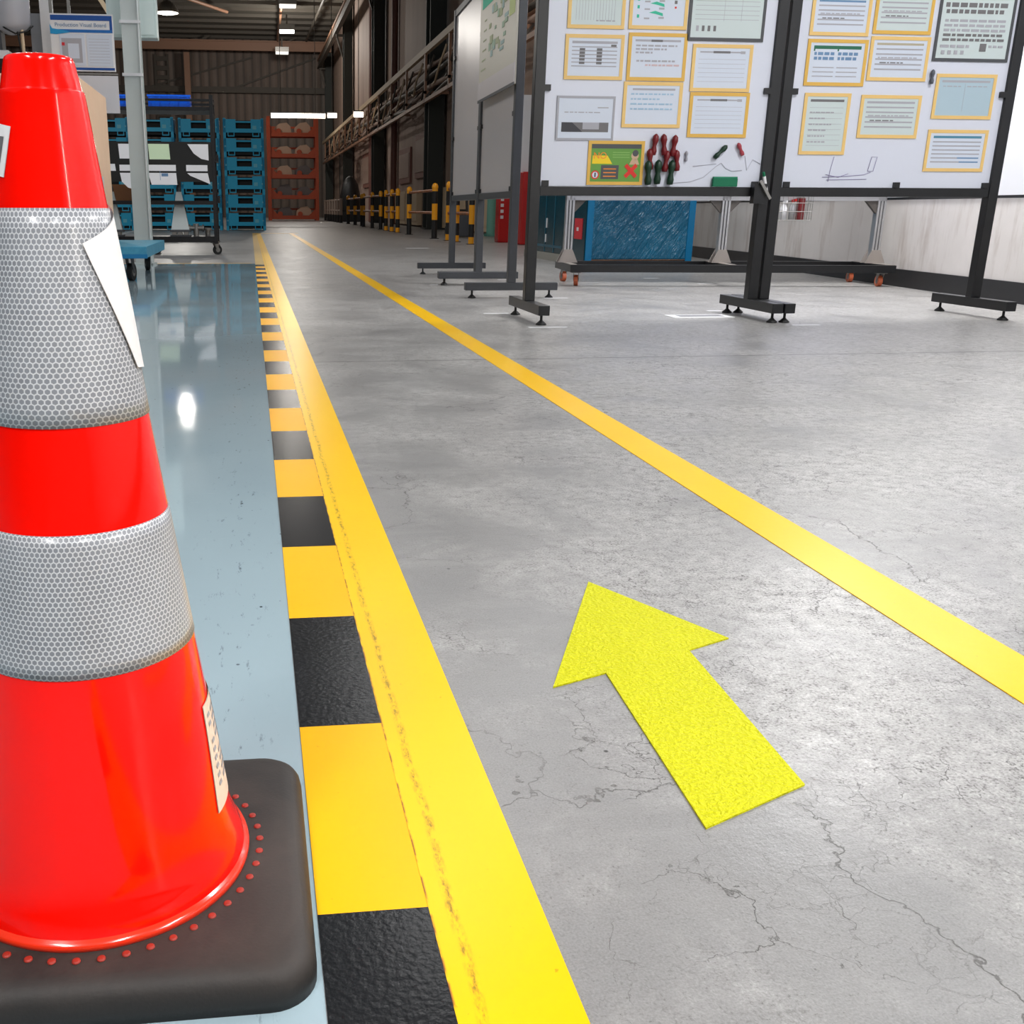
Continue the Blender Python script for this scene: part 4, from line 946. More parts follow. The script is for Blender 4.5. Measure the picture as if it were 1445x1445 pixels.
# ================================================================== GUARD RAILS
def guard(label, x, ys, r, foot, grey=False):
    t = thing('guard_rail', label, 'guard rail', (x, ys[0], 0), group='yellow and black guard rails')
    y0 = ys[0]
    for y in ys:
        y -= y0
        p = MB()
        if grey:
            p.cyl((0, y, 0.35), (0, y, 1.08), r, FGREY, n=12).cyl((0, y, 0.0), (0, y, 0.35), r, FBLK, n=12)
        else:
            zs = [(0.0, 0.13, FYEL), (0.13, 0.36, FBLK), (0.36, 0.70, FYEL), (0.70, 0.98, FBLK), (0.98, 1.09, FYEL)] if foot else [(0.0, 0.40, FBLK), (0.40, 0.74, FYEL), (0.74, 1.0, FBLK), (1.0, 1.10, FYEL)]
            for a, b, m in zs: p.cyl((0, y, a), (0, y, b), r, m, n=14, cap=True)
            p.lathe([(r*1.12, 1.06), (r*1.15, 1.10), (r*0.8, 1.15), (r*0.2, 1.17)], FYEL, 12, (0, y), True)
        p.box(-r*1.5, r*1.5, y-r*1.5, y+r*1.5, 0, 0.012, FBLK); p.build('post', t)
    for z in (0.55, 1.02):
        MB().cyl((0, 0, z), (0, ys[-1]-y0, z), 0.032, FGREY if grey else FRUST, n=8).build('rail', t)
    return t
guard('guard rail nearest to the side display stands, with yellow feet', 4.06, (19.0, 20.4, 21.3), 0.052, True)
guard('guard rail with two thick black footed posts left of the side stands', 4.02, (22.7, 26.4), 0.062, False)
guard('guard rail with three slim yellow footed posts in the middle distance', 4.05, (28.7, 29.9, 31.2), 0.058, True)
guard('guard rail with black footed posts beyond the yellow footed one', 4.1, (32.9, 35.2, 37.9), 0.058, False)
guard('far guard rail with yellow bands near the middle columns', 4.2, (39.4, 42.0, 45.0), 0.07, False)
guard('farthest guard rail of pale grey posts beside the orange rack', 4.15, (48.0, 49.6, 51.2, 52.8, 54.4, 56.0, 58.0), 0.07, False, True)
t = thing('covered_machine', 'dark covered machine behind the far guard rail', 'machine', (5.05, 53.0, 0))
MB().lathe([(0.5, 0.5), (0.52, 1.2), (0.40, 1.8), (0.22, 2.1), (0.05, 2.2)], FBLK, 16, close_top=True).build('dark_cover', t); MB().box(-0.5, 0.5, -0.6, 0.6, 0, 0.5, FBLK).build('machine_base', t)
t = thing('hand_truck', 'dark two wheeled truck parked behind the near guard rails', 'hand truck', (4.75, 23.6, 0))
MB().bar((-0.2, 0, 0.15), (-0.2, 0.25, 1.15), 0.05, 0.05, FBLK).bar((0.2, 0, 0.15), (0.2, 0.25, 1.15), 0.05, 0.05, FBLK).bar((-0.2, 0.25, 1.15), (0.2, 0.25, 1.15), 0.05, 0.05, FBLK).bar((-0.2, 0.12, 0.6), (0.2, 0.12, 0.6), 0.05, 0.05, FBLK).build('frame', t)
MB().box(-0.25, 0.25, -0.25, 0.02, 0.02, 0.04, FBLK).box(-0.22, 0.22, -0.2, 0.0, 0.04, 0.55, mat('grey_motor', (70, 74, 80), 0.5)).build('toe_plate', t)
for s in (-1, 1): MB().cyl((s*0.24, 0.08, 0.13), (s*0.29, 0.08, 0.13), 0.13, RUBK, n=18).build('wheel', t)

# ================================================================== FAR STORAGE
# blue stackable crates
UH = 0.525; CW = 1.18; CD = 1.0
def make_crate(label):
    t = thing('steel_crate', label, 'crate', (0, 0, 0), group='stacked blue crates')
    m = MB(); w = CW/2; z0, z1 = 0.13, UH-0.03
    # front panel around a handling window, notched top edge
    m.box(-w, -0.22, 0, 0.03, z0, z1, BLUEC).box(0.22, w, 0, 0.03, z0, z1, BLUEC).box(-0.22, 0.22, 0, 0.03, z0, 0.24, BLUEC).box(-0.22, 0.22, 0, 0.03, 0.40, z1-0.05, BLUEC)
    m.box(-w, w, CD-0.03, CD, z0, z1, BLUEC).box(-w, -w+0.03, 0.03, CD-0.03, z0, z1, BLUEC).box(w-0.03, w, 0.03, CD-0.03, z0, z1, BLUEC)
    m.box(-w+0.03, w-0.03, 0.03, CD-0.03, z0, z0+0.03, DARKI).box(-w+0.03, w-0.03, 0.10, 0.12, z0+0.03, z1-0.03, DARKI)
    m.build('crate_body', t)
    for x in (-w+0.04, w-0.04):
        for y in (0.04, CD-0.04): MB().box(x-0.04, x+0.04, y-0.04, y+0.04, 0.0, UH, BLUEC).build('corner_post', t)
    for s in (-1, 1):
        MB().box(s*0.36-0.10, s*0.36+0.10, 0.0, 0.04, 0.02, 0.05, BLUEC).box(s*0.36-0.10, s*0.36-0.075, 0.0, 0.04, 0.05, z0, BLUEC).box(s*0.36+0.075, s*0.36+0.10, 0, 0.04, 0.05, z0, BLUEC).build('fork_pocket', t)
    MB().box(0.27, 0.38, -0.004, 0, 0.22, 0.32, mat('crate_label', (96, 178, 200), 0.5)).box(-w+0.03, -w+0.07, -0.004, 0, 0.26, 0.30, mat('crate_label', (0,0,0))).box(w-0.10, w-0.06, -0.004, 0, 0.26, 0.30, mat('crate_label', (0,0,0))).build('label_plate', t)
    MB().box(-w+0.03, w-0.03, 0.05, CD-0.05, 0.04, 0.12, DARKI).build('gap_shade', t)  # dark block fills the gap below, its shade put into the colour
    return t
crate0 = make_crate('blue steel crate, lowest of the stack beside the orange rack')
lv = ('lowest', 'second from the floor', 'third from the floor', 'fourth from the floor', 'fifth from the floor', 'topmost')
stacks = ((-0.125, 31.6, 'of the stack beside the orange rack'), (-1.42, 31.7, 'of the stack behind the near trolley'), (-2.72, 31.5, 'of the stack left of the near trolley'), (-4.02, 31.7, 'of the stack behind the pale column'))
for si, (x, y, ph) in enumerate(stacks):
    for k in range(6):
        lab = 'blue steel crate, %s %s' % (lv[k], ph)
        if si == 0 and k == 0: crate0.location = (x, y, 0)
        else: dup(crate0, (x, y, k*UH), 0.0, lab)
# orange stillages with mixed loads
SH = 1.075; SW = 2.74
def make_stillage(label):
    t = thing('stacking_rack', label, 'rack', (0, 0, 0), group='stacked orange racks')
    for x in (-SW/2+0.07, SW/2-0.07):
        for y in (0.07, 1.33): MB().box(x-0.09, x+0.09, y-0.09, y+0.09, 0, SH, ORRACK).build('corner_post', t)
    m = MB()
    for y in (0.02, 1.28): m.box(-SW/2, SW/2, y, y+0.1, 0.06, 0.26, ORRACK)
    for x in (-SW/2, SW/2-0.1): m.box(x, x+0.1, 0.1, 1.3, 0.06, 0.26, ORRACK)
    m.box(-SW/2+0.1, SW/2-0.1, 0.12, 1.28, 0.12, 0.16, ORRACK).build('base_frame', t)
    m = MB()
    for s in (-1, 1): m.prism([(s*(SW/2-0.16), 0.26), (s*(SW/2-0.55), 0.26), (s*(SW/2-0.16), 0.62)], 0.03, 0.07, ORRACK)
    m.box(-SW/2, SW/2, 1.30, 1.36, 0.55, 0.65, ORRACK)
    m.build('gusset', t)
    return t
still0 = None
lv5 = ('lowest', 'second from the floor', 'middle', 'fourth from the floor', 'topmost')
rng = random.Random(11)
for k in range(5):
    lab = 'rust orange stacking rack, %s of the far stack' % lv5[k]
    if still0 is None: still0 = make_stillage(lab); still0.location = (2.41, 58, 0)
    else: dup(still0, (2.41, 58, k*SH), 0.0, lab)
    for q, (xa, xb) in enumerate(((-1.0, -0.05), (0.1, 1.0))):
        dark = (k, q) in ((0, 0), (1, 0), (1, 1), (2, 1))
        z = k*SH+0.162; h = 0.45+0.25*rng.random(); mm = GREYL if dark else TAN
        pts = [(xa, 0), (xb, 0), (xb-0.05, h*0.7), (xb-0.25, h), (xa+0.3, h*0.92), (xa+0.05, h*0.6)]
        t = MB().prism(pts, 0.2, 1.1, mm).cyl((xa+0.25, 0.16, 0.18), (xa+0.25, 0.2, 0.18), 0.14, ORRACK, n=10).build('packed_load'); t.location = (2.41, 58, z)
        tag(t, '%s packed load on the %s half of the %s orange rack' % ('grey' if dark else 'tan', 'left' if q == 0 else 'right', lv5[k] + (' one' if 'from' in lv5[k] else '')), 'load', 'loads in the orange racks')

# black trolleys with paper pockets
def make_trolley(label):
    t = thing('shelf_trolley', label, 'trolley', (0, 0, 0), group='black shelf trolleys')
    w, d = 0.48, 0.62
    for x in (-w, w):
        for y in (0, d): MB().box(x-0.025, x+0.025, y-0.025, y+0.025, 0.15, 2.10, BLACKST).build('post', t)
    MB().box(-w, w, 0, d, 0.17, 0.25, BLACKST).build('deck', t)
    MB().box(-w, w, 0, d, 1.90, 1.95, BLACKST).build('top_shelf', t)
    m = MB().box(-w, w, -0.02, 0.02, 2.02, 2.05, BLACKST).box(-w, w, d-0.02, d+0.02, 2.02, 2.05, BLACKST).box(-w-0.02, -w+0.02, 0, d, 2.02, 2.05, BLACKST).box(w-0.02, w+0.02, 0, d, 2.02, 2.05, BLACKST); m.build('guard_bar', t)
    MB().box(-w, w, 0.0, d, 0.68, 0.73, BLACKST).build('middle_shelf', t)
    MB().box(-w+0.02, w-0.02, -0.045, -0.028, 0.98, 1.50, FBLK).build('pocket_panel', t)
    for z in (0.7, 1.25): MB().box(w+0.0, w+0.06, 0.1, d-0.1, z, z+0.10, BLACKST).build('side_bracket', t)
    m = MB()
    for i in range(12): m.cyl((-w-0.006, -0.0262, 0.3+i*0.14), (-w-0.006, -0.025, 0.3+i*0.14), 0.009, WHITEP, n=8)
    m.build('post_holes', t)
    for x in (-w+0.08, w-0.02):
        for y in (0.06, d-0.06): caster(x, y, 0.17, 0.065, t, RUBK, 0.5 if y < 0.3 else 1.1, 0.035)
    return t
tr = make_trolley('black shelf trolley on casters right of the pale column'); tr.location = (-0.965, 14.85, 0)
tr2 = dup(tr, (-2.02, 14.9, 0), 0.0, 'black shelf trolley half hidden between the pale column and the cardboard box')
def pocket(label, poly, m, x0=-0.965, y0=14.85-0.045, ink_=False):
    t = MB().prism(poly, -0.003, 0.0, m)
    if ink_: t.box(poly[0][0]+0.16, poly[0][0]+0.165, -0.004, -0.003, 1.0, 1.12, PRINTB).box(poly[0][0]+0.18, poly[0][0]+0.27, -0.004, -0.003, 1.05, 1.09, PRINTB)
    o = t.build('paper_sheet'); o.location = (x0, y0, 0); return tag(o, label, 'paper', 'papers on the trolley panels')
PG = mat('pale_green_paper', (214, 236, 200), 0.5); PW = mat('white_paper', (240, 240, 244), 0.5)
pocket('pale green card on the near black trolley panel', [(-0.39, 1.47), (-0.11, 1.47), (-0.10, 1.27), (-0.38, 1.27)], PG)
pocket('white paper with a curved lower edge on the trolley panel', [(0.14, 1.47), (0.42, 1.47), (0.42, 1.26), (0.32, 1.28), (0.22, 1.35)], PW)
pocket('wide white strip of paper under the pale green card', [(-0.42, 1.20), (-0.03, 1.20), (-0.03, 1.12), (-0.42, 1.12)], PW)
pocket('white strip of paper at the right of the trolley panel', [(0.11, 1.20), (0.40, 1.20), (0.40, 1.12), (0.11, 1.12)], PW)
pocket('white paper with blue pen marks low on the trolley panel', [(-0.41, 1.095), (-0.03, 1.095), (-0.02, 0.94), (-0.37, 0.94)], PW, ink_=True)
pocket('white paper with a slanted lower edge on the trolley panel', [(0.12, 1.095), (0.40, 1.095), (0.43, 0.95), (0.16, 1.06)], PW)
pocket('white paper at the upper right of the hidden trolley panel', [(0.26, 1.47), (0.45, 1.47), (0.45, 1.28), (0.27, 1.28)], PW, -2.02, 14.9-0.045)
pocket('white strip of paper at the right of the hidden trolley panel', [(0.26, 1.20), (0.45, 1.20), (0.45, 1.12), (0.26, 1.12)], PW, -2.02, 14.9-0.045)
pocket('white paper with a rounded corner low on the hidden trolley panel', [(0.26, 1.095), (0.45, 1.095), (0.45, 0.88), (0.36, 0.9), (0.28, 0.98)], PW, -2.02, 14.9-0.045)
pocket('white paper edge beside the cardboard box on the hidden trolley', [(0.02, 1.21), (0.20, 1.21), (0.21, 1.12), (0.02, 1.12)], PW, -2.02, 14.9-0.045)
def hopper(label, x, y, z):
    t = thing('steel_hopper', label, 'hopper', (x, y, z), group='tapered white steel pieces on the trolleys')
    b, tp, h = 0.125, 0.035, 0.60
    vs = [(-b, -0.07, 0.09), (b, -0.07, 0.09), (b, 0.07, 0.09), (-b, 0.07, 0.09), (-tp, -0.03, h), (tp, -0.03, h), (tp, 0.03, h), (-tp, 0.03, h)]
    MB().add(vs, [(3,2,1,0),(4,5,6,7),(0,1,5,4),(1,2,6,5),(2,3,7,6),(3,0,4,7)], mat('pale_steel', (196, 204, 204), 0.35)).build('tapered_body', t)
    MB().lathe([(0.032, h), (0.034, h+0.04), (0.02, h+0.09), (0.006, h+0.10)], DGREY, 12, close_top=True).build('top_cap', t)
    m = MB().box(-b-0.02, b+0.02, -0.09, 0.09, 0, 0.02, DGREY)
    for xx in (-0.09, -0.01, 0.07): m.box(xx-0.025, xx+0.035, -0.085, 0.06, 0.02, 0.06, STEEL)
    m.box(-b-0.02, b+0.02, -0.09, 0.08, 0.06, 0.09, DGREY); m.build('tray_base', t)
hopper('tapered white steel piece on the deck of the near trolley', -0.985, 15.0, 0.2505); hopper('tapered white steel piece on the deck of the half hidden trolley', -1.92, 15.05, 0.2505)
t = thing('valve_fitting', 'white metal fitting on the near trolley deck right of the tapered piece', 'fitting', (-0.77, 15.05, 0.2505))
MB().cyl((0, 0, 0), (0, 0, 0.17), 0.04, STEEL, n=14).cyl((-0.08, 0, 0.11), (0.09, 0, 0.11), 0.035, STEEL, n=14).build('fitting_body', t); MB().cyl((-0.10, 0, 0.11), (-0.08, 0, 0.11), 0.05, STEEL, n=14).cyl((0.09, 0, 0.11), (0.11, 0, 0.11), 0.05, STEEL, n=14).build('fitting_rings', t)
tag(MB().cyl((-0.61, 15.1, 0.2505), (-0.61, 15.1, 0.33), 0.035, STEEL, n=14).cyl((-0.61, 15.1, 0.33), (-0.61, 15.1, 0.36), 0.06, STEEL, n=14).build('metal_flange'), 'small metal flange at the right on the near trolley deck', 'fitting')
tag(MB().box(-2.40, -1.62, 15.2, 15.5, 0.7305, 0.95, CARDD).build('cardboard_box'), 'brown cardboard box on the middle shelf of the half hidden trolley', 'box')
def tray(label, x, y, w, zt):
    t = thing('plastic_tray', label, 'tray', (x, y, zt), group='blue trays on the trolleys')
    d = 0.4; m = MB().box(-w/2, w/2, 0, d, 0, 0.015, TRAYB)
    for a in ((-w/2, w/2, 0, 0.015), (-w/2, w/2, d-0.015, d), (-w/2, -w/2+0.015, 0.015, d-0.015), (w/2-0.015, w/2, 0.015, d-0.015)): m.box(a[0], a[1], a[2], a[3], 0.015, 0.15, TRAYB)
    m.build('tray_body', t)
    m = MB().box(-w/2-0.012, w/2+0.012, -0.012, 0.0, 0.13, 0.155, TRAYB)
    for i in range(5): m.box(-w/2+0.02+i*(w-0.06)/4, -w/2+0.035+i*(w-0.06)/4, -0.010, 0.0, 0.0, 0.13, TRAYB)
    m.build('ribbed_rim', t)
tray('bright blue plastic tray on top of the near trolley', -1.05, 14.92, 0.56, 1.9505); tray('bright blue plastic tray on top of the half hidden trolley, left of the column', -1.93, 14.97, 0.60, 1.9505)

# pale steel column by the blue floor
t = thing('building_column', 'pale grey steel column standing on the blue floor left of the trolley', 'column', (-1.235, 12.30, 0))
MB().box(-0.095, 0.095, -0.10, -0.088, 0, 5.0, COLW).box(-0.095, 0.095, 0.088, 0.10, 0, 5.0, COLW).box(-0.006, 0.006, -0.088, 0.088, 0, 5.0, COLW).box(0.083, 0.095, -0.13, -0.10, 0, 5.0, mat('white_edge_strip', (224, 228, 228), 0.4)).build('column_shaft', t)
MB().box(-0.13, 0.13, -0.13, 0.13, 0.0, 0.02, COLW).build('base_plate', t)
for z in (2.02, 2.55): MB().box(-0.112, 0.112, -0.135, -0.10, z, z+0.03, WHITEP).build('strap', t)
t = thing('wall_box', 'pale mint cabinet fixed behind the top of the grey column', 'cabinet', (-1.235, 12.41, 2.44))
MB().box(-0.27, 0.27, 0.0, 0.22, 0.0, 0.9, mat('pale_mint_paint', (206, 222, 220), 0.4)).build('cabinet_body', t, bevel=0.008); MB().box(-0.24, 0.24, -0.008, 0.0, 0.03, 0.87, mat('pale_mint_door', (214, 228, 226), 0.4)).build('cabinet_door', t)

# ================================================================== LEFT FOREGROUND BAY
# blue dolly
dl = thing('platform_dolly', 'blue four wheeled platform dolly under the big cardboard box', 'dolly', (-1.75, 9.35, 0))
MB().box(-0.80, 0.83, 0, 1.95, 0.205, 0.305, DOLLY).build('deck', dl, bevel=0.006)
m = MB().box(-0.805, 0.835, -0.004, 0.0, 0.203, 0.240, mat('darker_blue_edge', (22, 120, 172), 0.4)); m.build('edge_strip', dl)
for x, y, a in ((0.66, 0.14, 1.35), (0.66, 1.8, 1.8), (-0.66, 0.14, 1.5), (-0.66, 1.8, 1.5)): caster(x, y, 0.205, 0.078, dl, RUBK, a, 0.042, bracketm=DGREY)
bx = thing('cardboard_box', 'very large tan cardboard box behind the traffic cone', 'box', (-1.95, 9.37, 0.3055))
MB().box(-0.60, 0.53, 0, 1.85, 0, 1.40, CARD).build('box_body', bx, bevel=0.01)
MB().box(-0.60, 0.53, 0.91, 0.94, 1.4005, 1.4025, mat('packing_tape', (206, 176, 140), 0.3)).build('packing_tape', bx)
MB().box(0.5302, 0.5325, 0.9, 1.25, 0.50, 0.62, WHITEP).build('address_label', bx)
# sign board on a frame
sg = thing('notice_sign', 'white and navy production notice board hanging above the cardboard box', 'sign', (-1.63, 11.5, 0))
x0, x1 = -0.335, 0.295
MB().box(x0, x1, 0, 0.02, 1.98, 2.52, WHITEP).build('backing_board', sg)
MB().box(x0+0.01, x1-0.01, -0.004, 0, 2.485, 2.505, NAVY).box(x0+0.01, x1-0.01, -0.004, 0, 2.345, 2.373, mat('mid_blue_print', (24, 104, 180), 0.5)).box(x1-0.035, x1-0.01, -0.004, 0, 2.373, 2.485, NAVY).box(x0+0.01, x1-0.035, -0.004, 0, 2.458, 2.485, NAVY).build('header_band', sg)
text_mesh('header_text', 'Production Visual Board', 0.052, PRINTB, sg, (-0.03, -0.005, 2.414))
MB().box(x0+0.01, x1-0.01, -0.004, 0, 1.992, 2.015, NAVY).build('footer_band', sg)
MB().prism([(x0, 2.42), (x0+0.02, 2.38), (x0+0.16, 2.36), (x0+0.20, 2.345), (x0+0.06, 2.325), (x0, 2.33)], -0.007, -0.0045, CYAN).build('cyan_tape', sg)
for a, b in ((-0.25, 0.0), (0.02, 0.275)):
    s = MB().box(a, b, -0.006, 0, 2.03, 2.33, SHEET).build('sheet', sg)
    m = MB()
    if a < 0:
        m.box(a+0.02, b-0.03, -0.008, -0.006, 2.06, 2.29, PRINTL).box(a+0.08, b-0.06, -0.009, -0.008, 2.10, 2.24, SHEET).box(a+0.02, a+0.05, -0.009, -0.008, 2.22, 2.25, REDT)
    else:
        for i in range(9): m.box(a+0.02, b-0.03, -0.0065, -0.006, 2.06+i*0.028, 2.063+i*0.028, PRINTL)
    m.build('printed_marks', s)
MB().box(-0.10, 0.31, 0, 0.02, 1.58, 1.94, mat('pale_lower_panel', (216, 216, 222), 0.4)).build('lower_panel', sg)
for x in (-0.32, -0.14): MB().box(x-0.015, x+0.015, 0.02, 0.05, 0.0, 2.9, STEEL).build('frame_post', sg)
m = MB().box(-0.38, 0.31, 0.02, 0.04, 1.952, 1.968, STEEL); m.build('frame_rail', sg)
# grey machine arm at the upper left
mc = thing('machine_column', 'grey machine column with motor drum and cables at the upper left', 'machine', (-2.06, 11.75, 0))
MB().box(-0.03, 0.085, -0.05, 0.08, 0, 3.2, WHITEP).box(-0.14, -0.03, -0.03, 0.10, 0, 2.55, mat('mid_machine_grey', (120, 124, 130), 0.4)).build('upright', mc)  # white upright with a darker grey box beside it
MB().lathe([(0.04, 2.34), (0.14, 2.38), (0.20, 2.44), (0.205, 2.9), (0.18, 3.0)], MACH, 24, (-0.33, -0.05), True, True).build('motor_drum', mc)
MB().cyl((-0.215, -0.1, 1.9), (-0.215, -0.1, 2.45), 0.018, CREAMP, n=10).build('pipe', mc)
MB().box(-0.62, -0.36, -0.15, 0.10, 2.10, 2.18, WHITEP).box(-0.62, -0.36, -0.151, 0.10, 2.02, 2.10, RUBK).build('control_box', mc)
MB().box(-0.60, -0.42, -0.12, 0.05, 2.18, 2.50, DGREY).cyl((-0.45, -0.14, 2.42), (-0.45, -0.12, 2.42), 0.03, REDT, n=12).build('switch_unit', mc)
for pts in ([(-0.50, -0.1, 2.5), (-0.36, -0.2, 2.38), (-0.26, -0.2, 2.33), (-0.16, -0.15, 2.36), (-0.10, -0.1, 2.42)], [(-0.24, -0.2, 2.35), (-0.225, -0.18, 2.2), (-0.22, -0.15, 2.0), (-0.22, -0.12, 1.85)], [(-0.50, -0.15, 2.1), (-0.42, -0.2, 1.98), (-0.30, -0.18, 2.06), (-0.15, -0.12, 2.07), (0.0, -0.1, 2.06)], [(-0.6, -0.16, 2.0), (-0.5, -0.2, 1.88), (-0.4, -0.2, 1.98), (-0.34, -0.2, 1.86)]):
    MB().tube(pts, 0.009, RUBK, 6).build('cable', mc)
MB().cyl((0.09, -0.1, 2.02), (0.15, -0.1, 2.02), 0.006, RUBK, n=8).cyl((0.09, -0.1, 2.0), (0.09, -0.1, 2.04), 0.012, RUBK, n=8).box(0.02, 0.1, -0.08, -0.05, 1.9, 2.08, WHITEP).build('sensor_bracket', mc)
MB().box(-0.66, 0.2, -0.25, 0.3, 0, 0.9, mat('machine_cabinet_grey', (150, 152, 156), 0.5)).bar((-0.5, 0, 0.9), (-0.5, 0, 2.1), 0.06, 0.06, DGREY).build('machine_base', mc)
tag(MB().bar((-1.75, 13.2, 3.1), (-1.45, 13.2, 2.62), 0.05, 0.05, CREAMP).bar((-1.75, 13.2, 3.1), (-1.75, 13.2, 3.6), 0.05, 0.05, CREAMP).build('hanging_bracket'), 'pale diagonal bracket above the production notice board', 'bracket')

# ================================================================== LAMPS
def point(loc, e, r=0.3, col=(1, 0.95, 0.88)):
    l = bpy.data.lights.new('lamp_light', 'POINT'); l.energy = e; l.shadow_soft_size = r; l.color = col
    o = bpy.data.objects.new('lamp_light', l); COL.objects.link(o); o.location = loc; return o
def area(loc, sx, sy, e, col=(0.97, 0.985, 1.0), rot=(0, 0, 0)):
    l = bpy.data.lights.new('tube_light', 'AREA'); l.shape = 'RECTANGLE'; l.size = sx; l.size_y = sy; l.energy = e; l.color = col
    o = bpy.data.objects.new('tube_light', l); COL.objects.link(o); o.location = loc; o.rotation_euler = rot; return o
t = thing('high_bay_lamp', 'round glowing high bay lamp under the dark roof at upper left', 'lamp', (-3.75, 55, 9.75), group='lamps under the hall roof')
MB().lathe([(0.56, 0.04), (0.55, 0.16), (0.4, 0.42), (0.15, 0.6)], STEEL, 24, close_top=True).build('lamp_shade', t)
MB().lathe([(0.05, -0.02), (0.30, 0.0), (0.42, 0.05)], BAY, 24, close_bottom=True).build('lamp_lens', t)
MB().cyl((0, 0, 0.6), (0, 0, 2.25), 0.03, BEAMD, n=8).build('hanging_rod', t)
point((-3.75, 55, 9.3), 900)
for i, (x, y, z, lab) in enumerate(((2.25, 57.5, 10.6, 'dim box lamp on the roof conduit, nearest'), (2.47, 65, 10.55, 'bright box lamp on the roof conduit, middle of three'), (2.46, 74, 10.6, 'dim box lamp on the roof conduit, farthest'))):
    t = thing('box_lamp', lab, 'lamp', (x, y, z), group='lamps under the hall roof')
    MB().box(-0.45, 0.45, -0.25, 0.25, 0.12, 0.42, STEEL).build('lamp_housing', t)
    MB().box(-0.42, 0.42, -0.22, 0.22, 0.0, 0.12, BAY if i == 1 else lamp_mat('dim_bay', 1.2)).build('lamp_lens', t)
    MB().box(-0.04, 0.04, -0.04, 0.04, 0.42, 0.98, BEAMD).build('hanging_rod', t)
point((2.47, 65, 10.2), 900)
for i, (x, y, z, Ln, lab) in enumerate(((2.35, 50, 4.75, 2.5, 'long lit fluorescent tube hanging before the orange rack'), (3.95, 50.3, 4.8, 0.42, 'short lit tube at the right end of the long one'), (4.75, 46.0, 4.5, 0.4, 'small lit tube below the pipe rack'))):
    t = thing('tube_lamp', lab, 'lamp', (x, y, z), group='tube lamps in the far hall')
    MB().cyl((-Ln/2, 0, 0), (Ln/2, 0, 0), 0.10, TUBEF, n=12).build('tube', t); MB().box(-Ln/2-0.02, Ln/2+0.02, -0.08, 0.08, 0.10, 0.16, STEEL).build('reflector', t)
    m = MB()
    for s in ((-0.8, 0.8) if Ln > 1 else (0,)): m.cyl((s, 0, 0.16), (s, 0, 7.27), 0.015, BEAMD, n=6)
    m.build('hanging_wire', t)
area((2.35, 50, 4.6), 2.5, 0.15, 45)
# work-bay batten lamps; near-aisle, rear and crate ones are unseen, added for brightness
SPEC = [(1.5, 7.4, 5.2, 50), (4.7, 7.2, 3.6, 150), (3.3, 10.6, 5.2, 75), (1.45, 11.6, 5.2, 36), (-2.5, 6.5, 5.2, 40), (-2.6, 12.8, 5.2, 80), (3.6, 2.6, 4.0, 132), (0.6, -1.6, 3.4, 66), (-1.5, -1.2, 3.4, 85), (2.9, -1.0, 3.6, 112), (-4.6, 23.5, 6.3, 300), (5.4, 20.0, 6.2, 70)]
names = ('over the yellow line before the side stands', 'over the white wall right of the near stands', 'over the mobile whiteboard', 'over the far part of the walkway', 'over the blue bay near the cardboard box', 'over the notice board and dolly', 'over the right side of the near aisle, added to brighten it', 'above the hazard tape start, added to light the cone', 'above and behind the traffic cone, added to light it', 'above the near right corner of the aisle, added to light the cone', 'before the stacks of blue crates, added to brighten them', 'before the nearest guard rail, added to brighten the far hall')
b0 = None
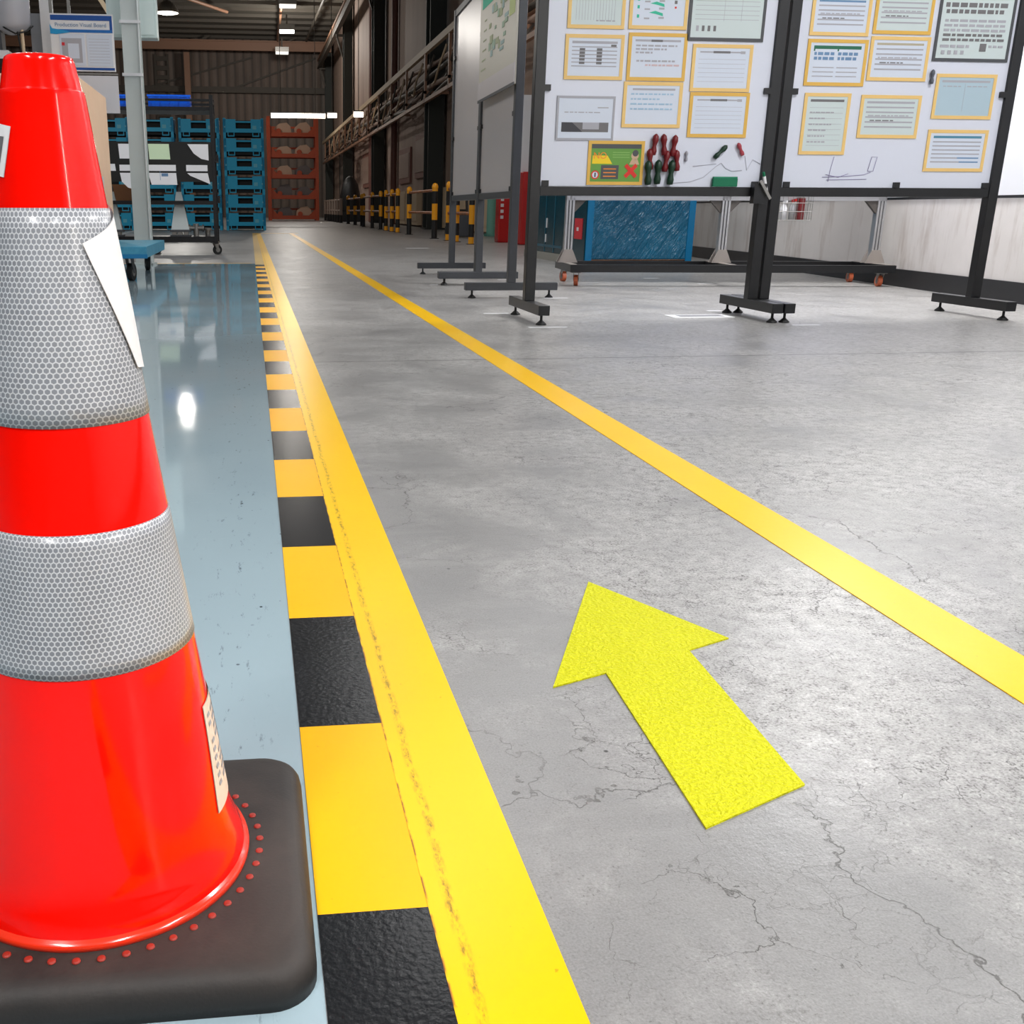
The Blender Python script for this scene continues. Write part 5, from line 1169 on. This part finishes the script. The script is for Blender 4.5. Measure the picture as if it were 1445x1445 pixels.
for (x, y, z, en), nm in zip(SPEC, names):
    lab = 'white twin tube batten lamp hanging %s' % nm
    if b0 is None:
        b0 = thing('batten_lamp', lab, 'lamp', (x, y, z), group='batten lamps over the work bays')
        MB().box(-0.11, 0.11, -0.75, 0.75, 0.05, 0.11, WHITEP).build('lamp_housing', b0)
        for s in (-1, 1): MB().cyl((s*0.055, -0.72, 0.03), (s*0.055, 0.72, 0.03), 0.02, TUBE, n=10).build('tube', b0)
        m = MB()
        for s in (-0.5, 0.5): m.cyl((0, s, 0.11), (0, s, 1.6), 0.006, BEAMD, n=6)
        m.build('hanging_wire', b0)
    else: dup(b0, (x, y, z), 0.0, lab)
    area((x, y, z-0.02), 0.45, 1.5, en, (1.0, 0.99, 0.972) if y < 18 else (1, 0.93, 0.85))

t = thing('added_wall_lamp', 'unseen upright tube lamp added on the right wall for the streak on the cone', 'lamp', (wx(-3.0)-0.02, -3.0, 1.5))  # unseen lamp, added to put a highlight streak on the cone
MB().cyl((-0.09, 0, 0.05), (-0.09, 0, 1.45), 0.05, lamp_mat('added_wall_tube', 60.0), n=12).build('tube', t); MB().box(-0.05, 0.0, -0.08, 0.08, 0, 1.5, WHITEP).build('lamp_housing', t)

# ================================================================== WORLD / CAMERA
w = bpy.data.worlds.new('daylight'); scene.world = w; w.use_nodes = True
bg = w.node_tree.nodes['Background']; bg.inputs['Color'].default_value = (0.86, 0.93, 1.0, 1); bg.inputs['Strength'].default_value = 0.22

f, pcx, pcy, yaw, pit, rol = 1419.77, 519.31, 721.53, 0.112616, 0.292119, -0.002528
cy_, sy_, cp, sp, cr, sr = math.cos(yaw), math.sin(yaw), math.cos(pit), math.sin(pit), math.cos(rol), math.sin(rol)
fwd = Vector((sy_*cp, cy_*cp, -sp)); right = Vector((cy_, -sy_, 0)); down = fwd.cross(right)
R0 = cr*right + sr*down; D0 = -sr*right + cr*down
cam = bpy.data.cameras.new('camera'); co = bpy.data.objects.new('camera', cam); COL.objects.link(co)
M = Matrix((R0, -D0, -fwd)).transposed().to_4x4(); M.translation = Vector((0, 0, 0.63)); co.matrix_world = M
cam.sensor_width = 36.0; cam.sensor_fit = 'HORIZONTAL'; cam.lens = f/1445*36.0
cam.shift_x = (722.5-pcx)/1445; cam.shift_y = (pcy-722.5)/1445
cam.clip_start = 0.02; cam.clip_end = 300
scene.camera = co
scene.view_settings.view_transform = 'Standard'; scene.view_settings.look = 'None'; scene.view_settings.exposure = 0.0; scene.view_settings.gamma = 1.0
scene.view_settings.use_curve_mapping = False
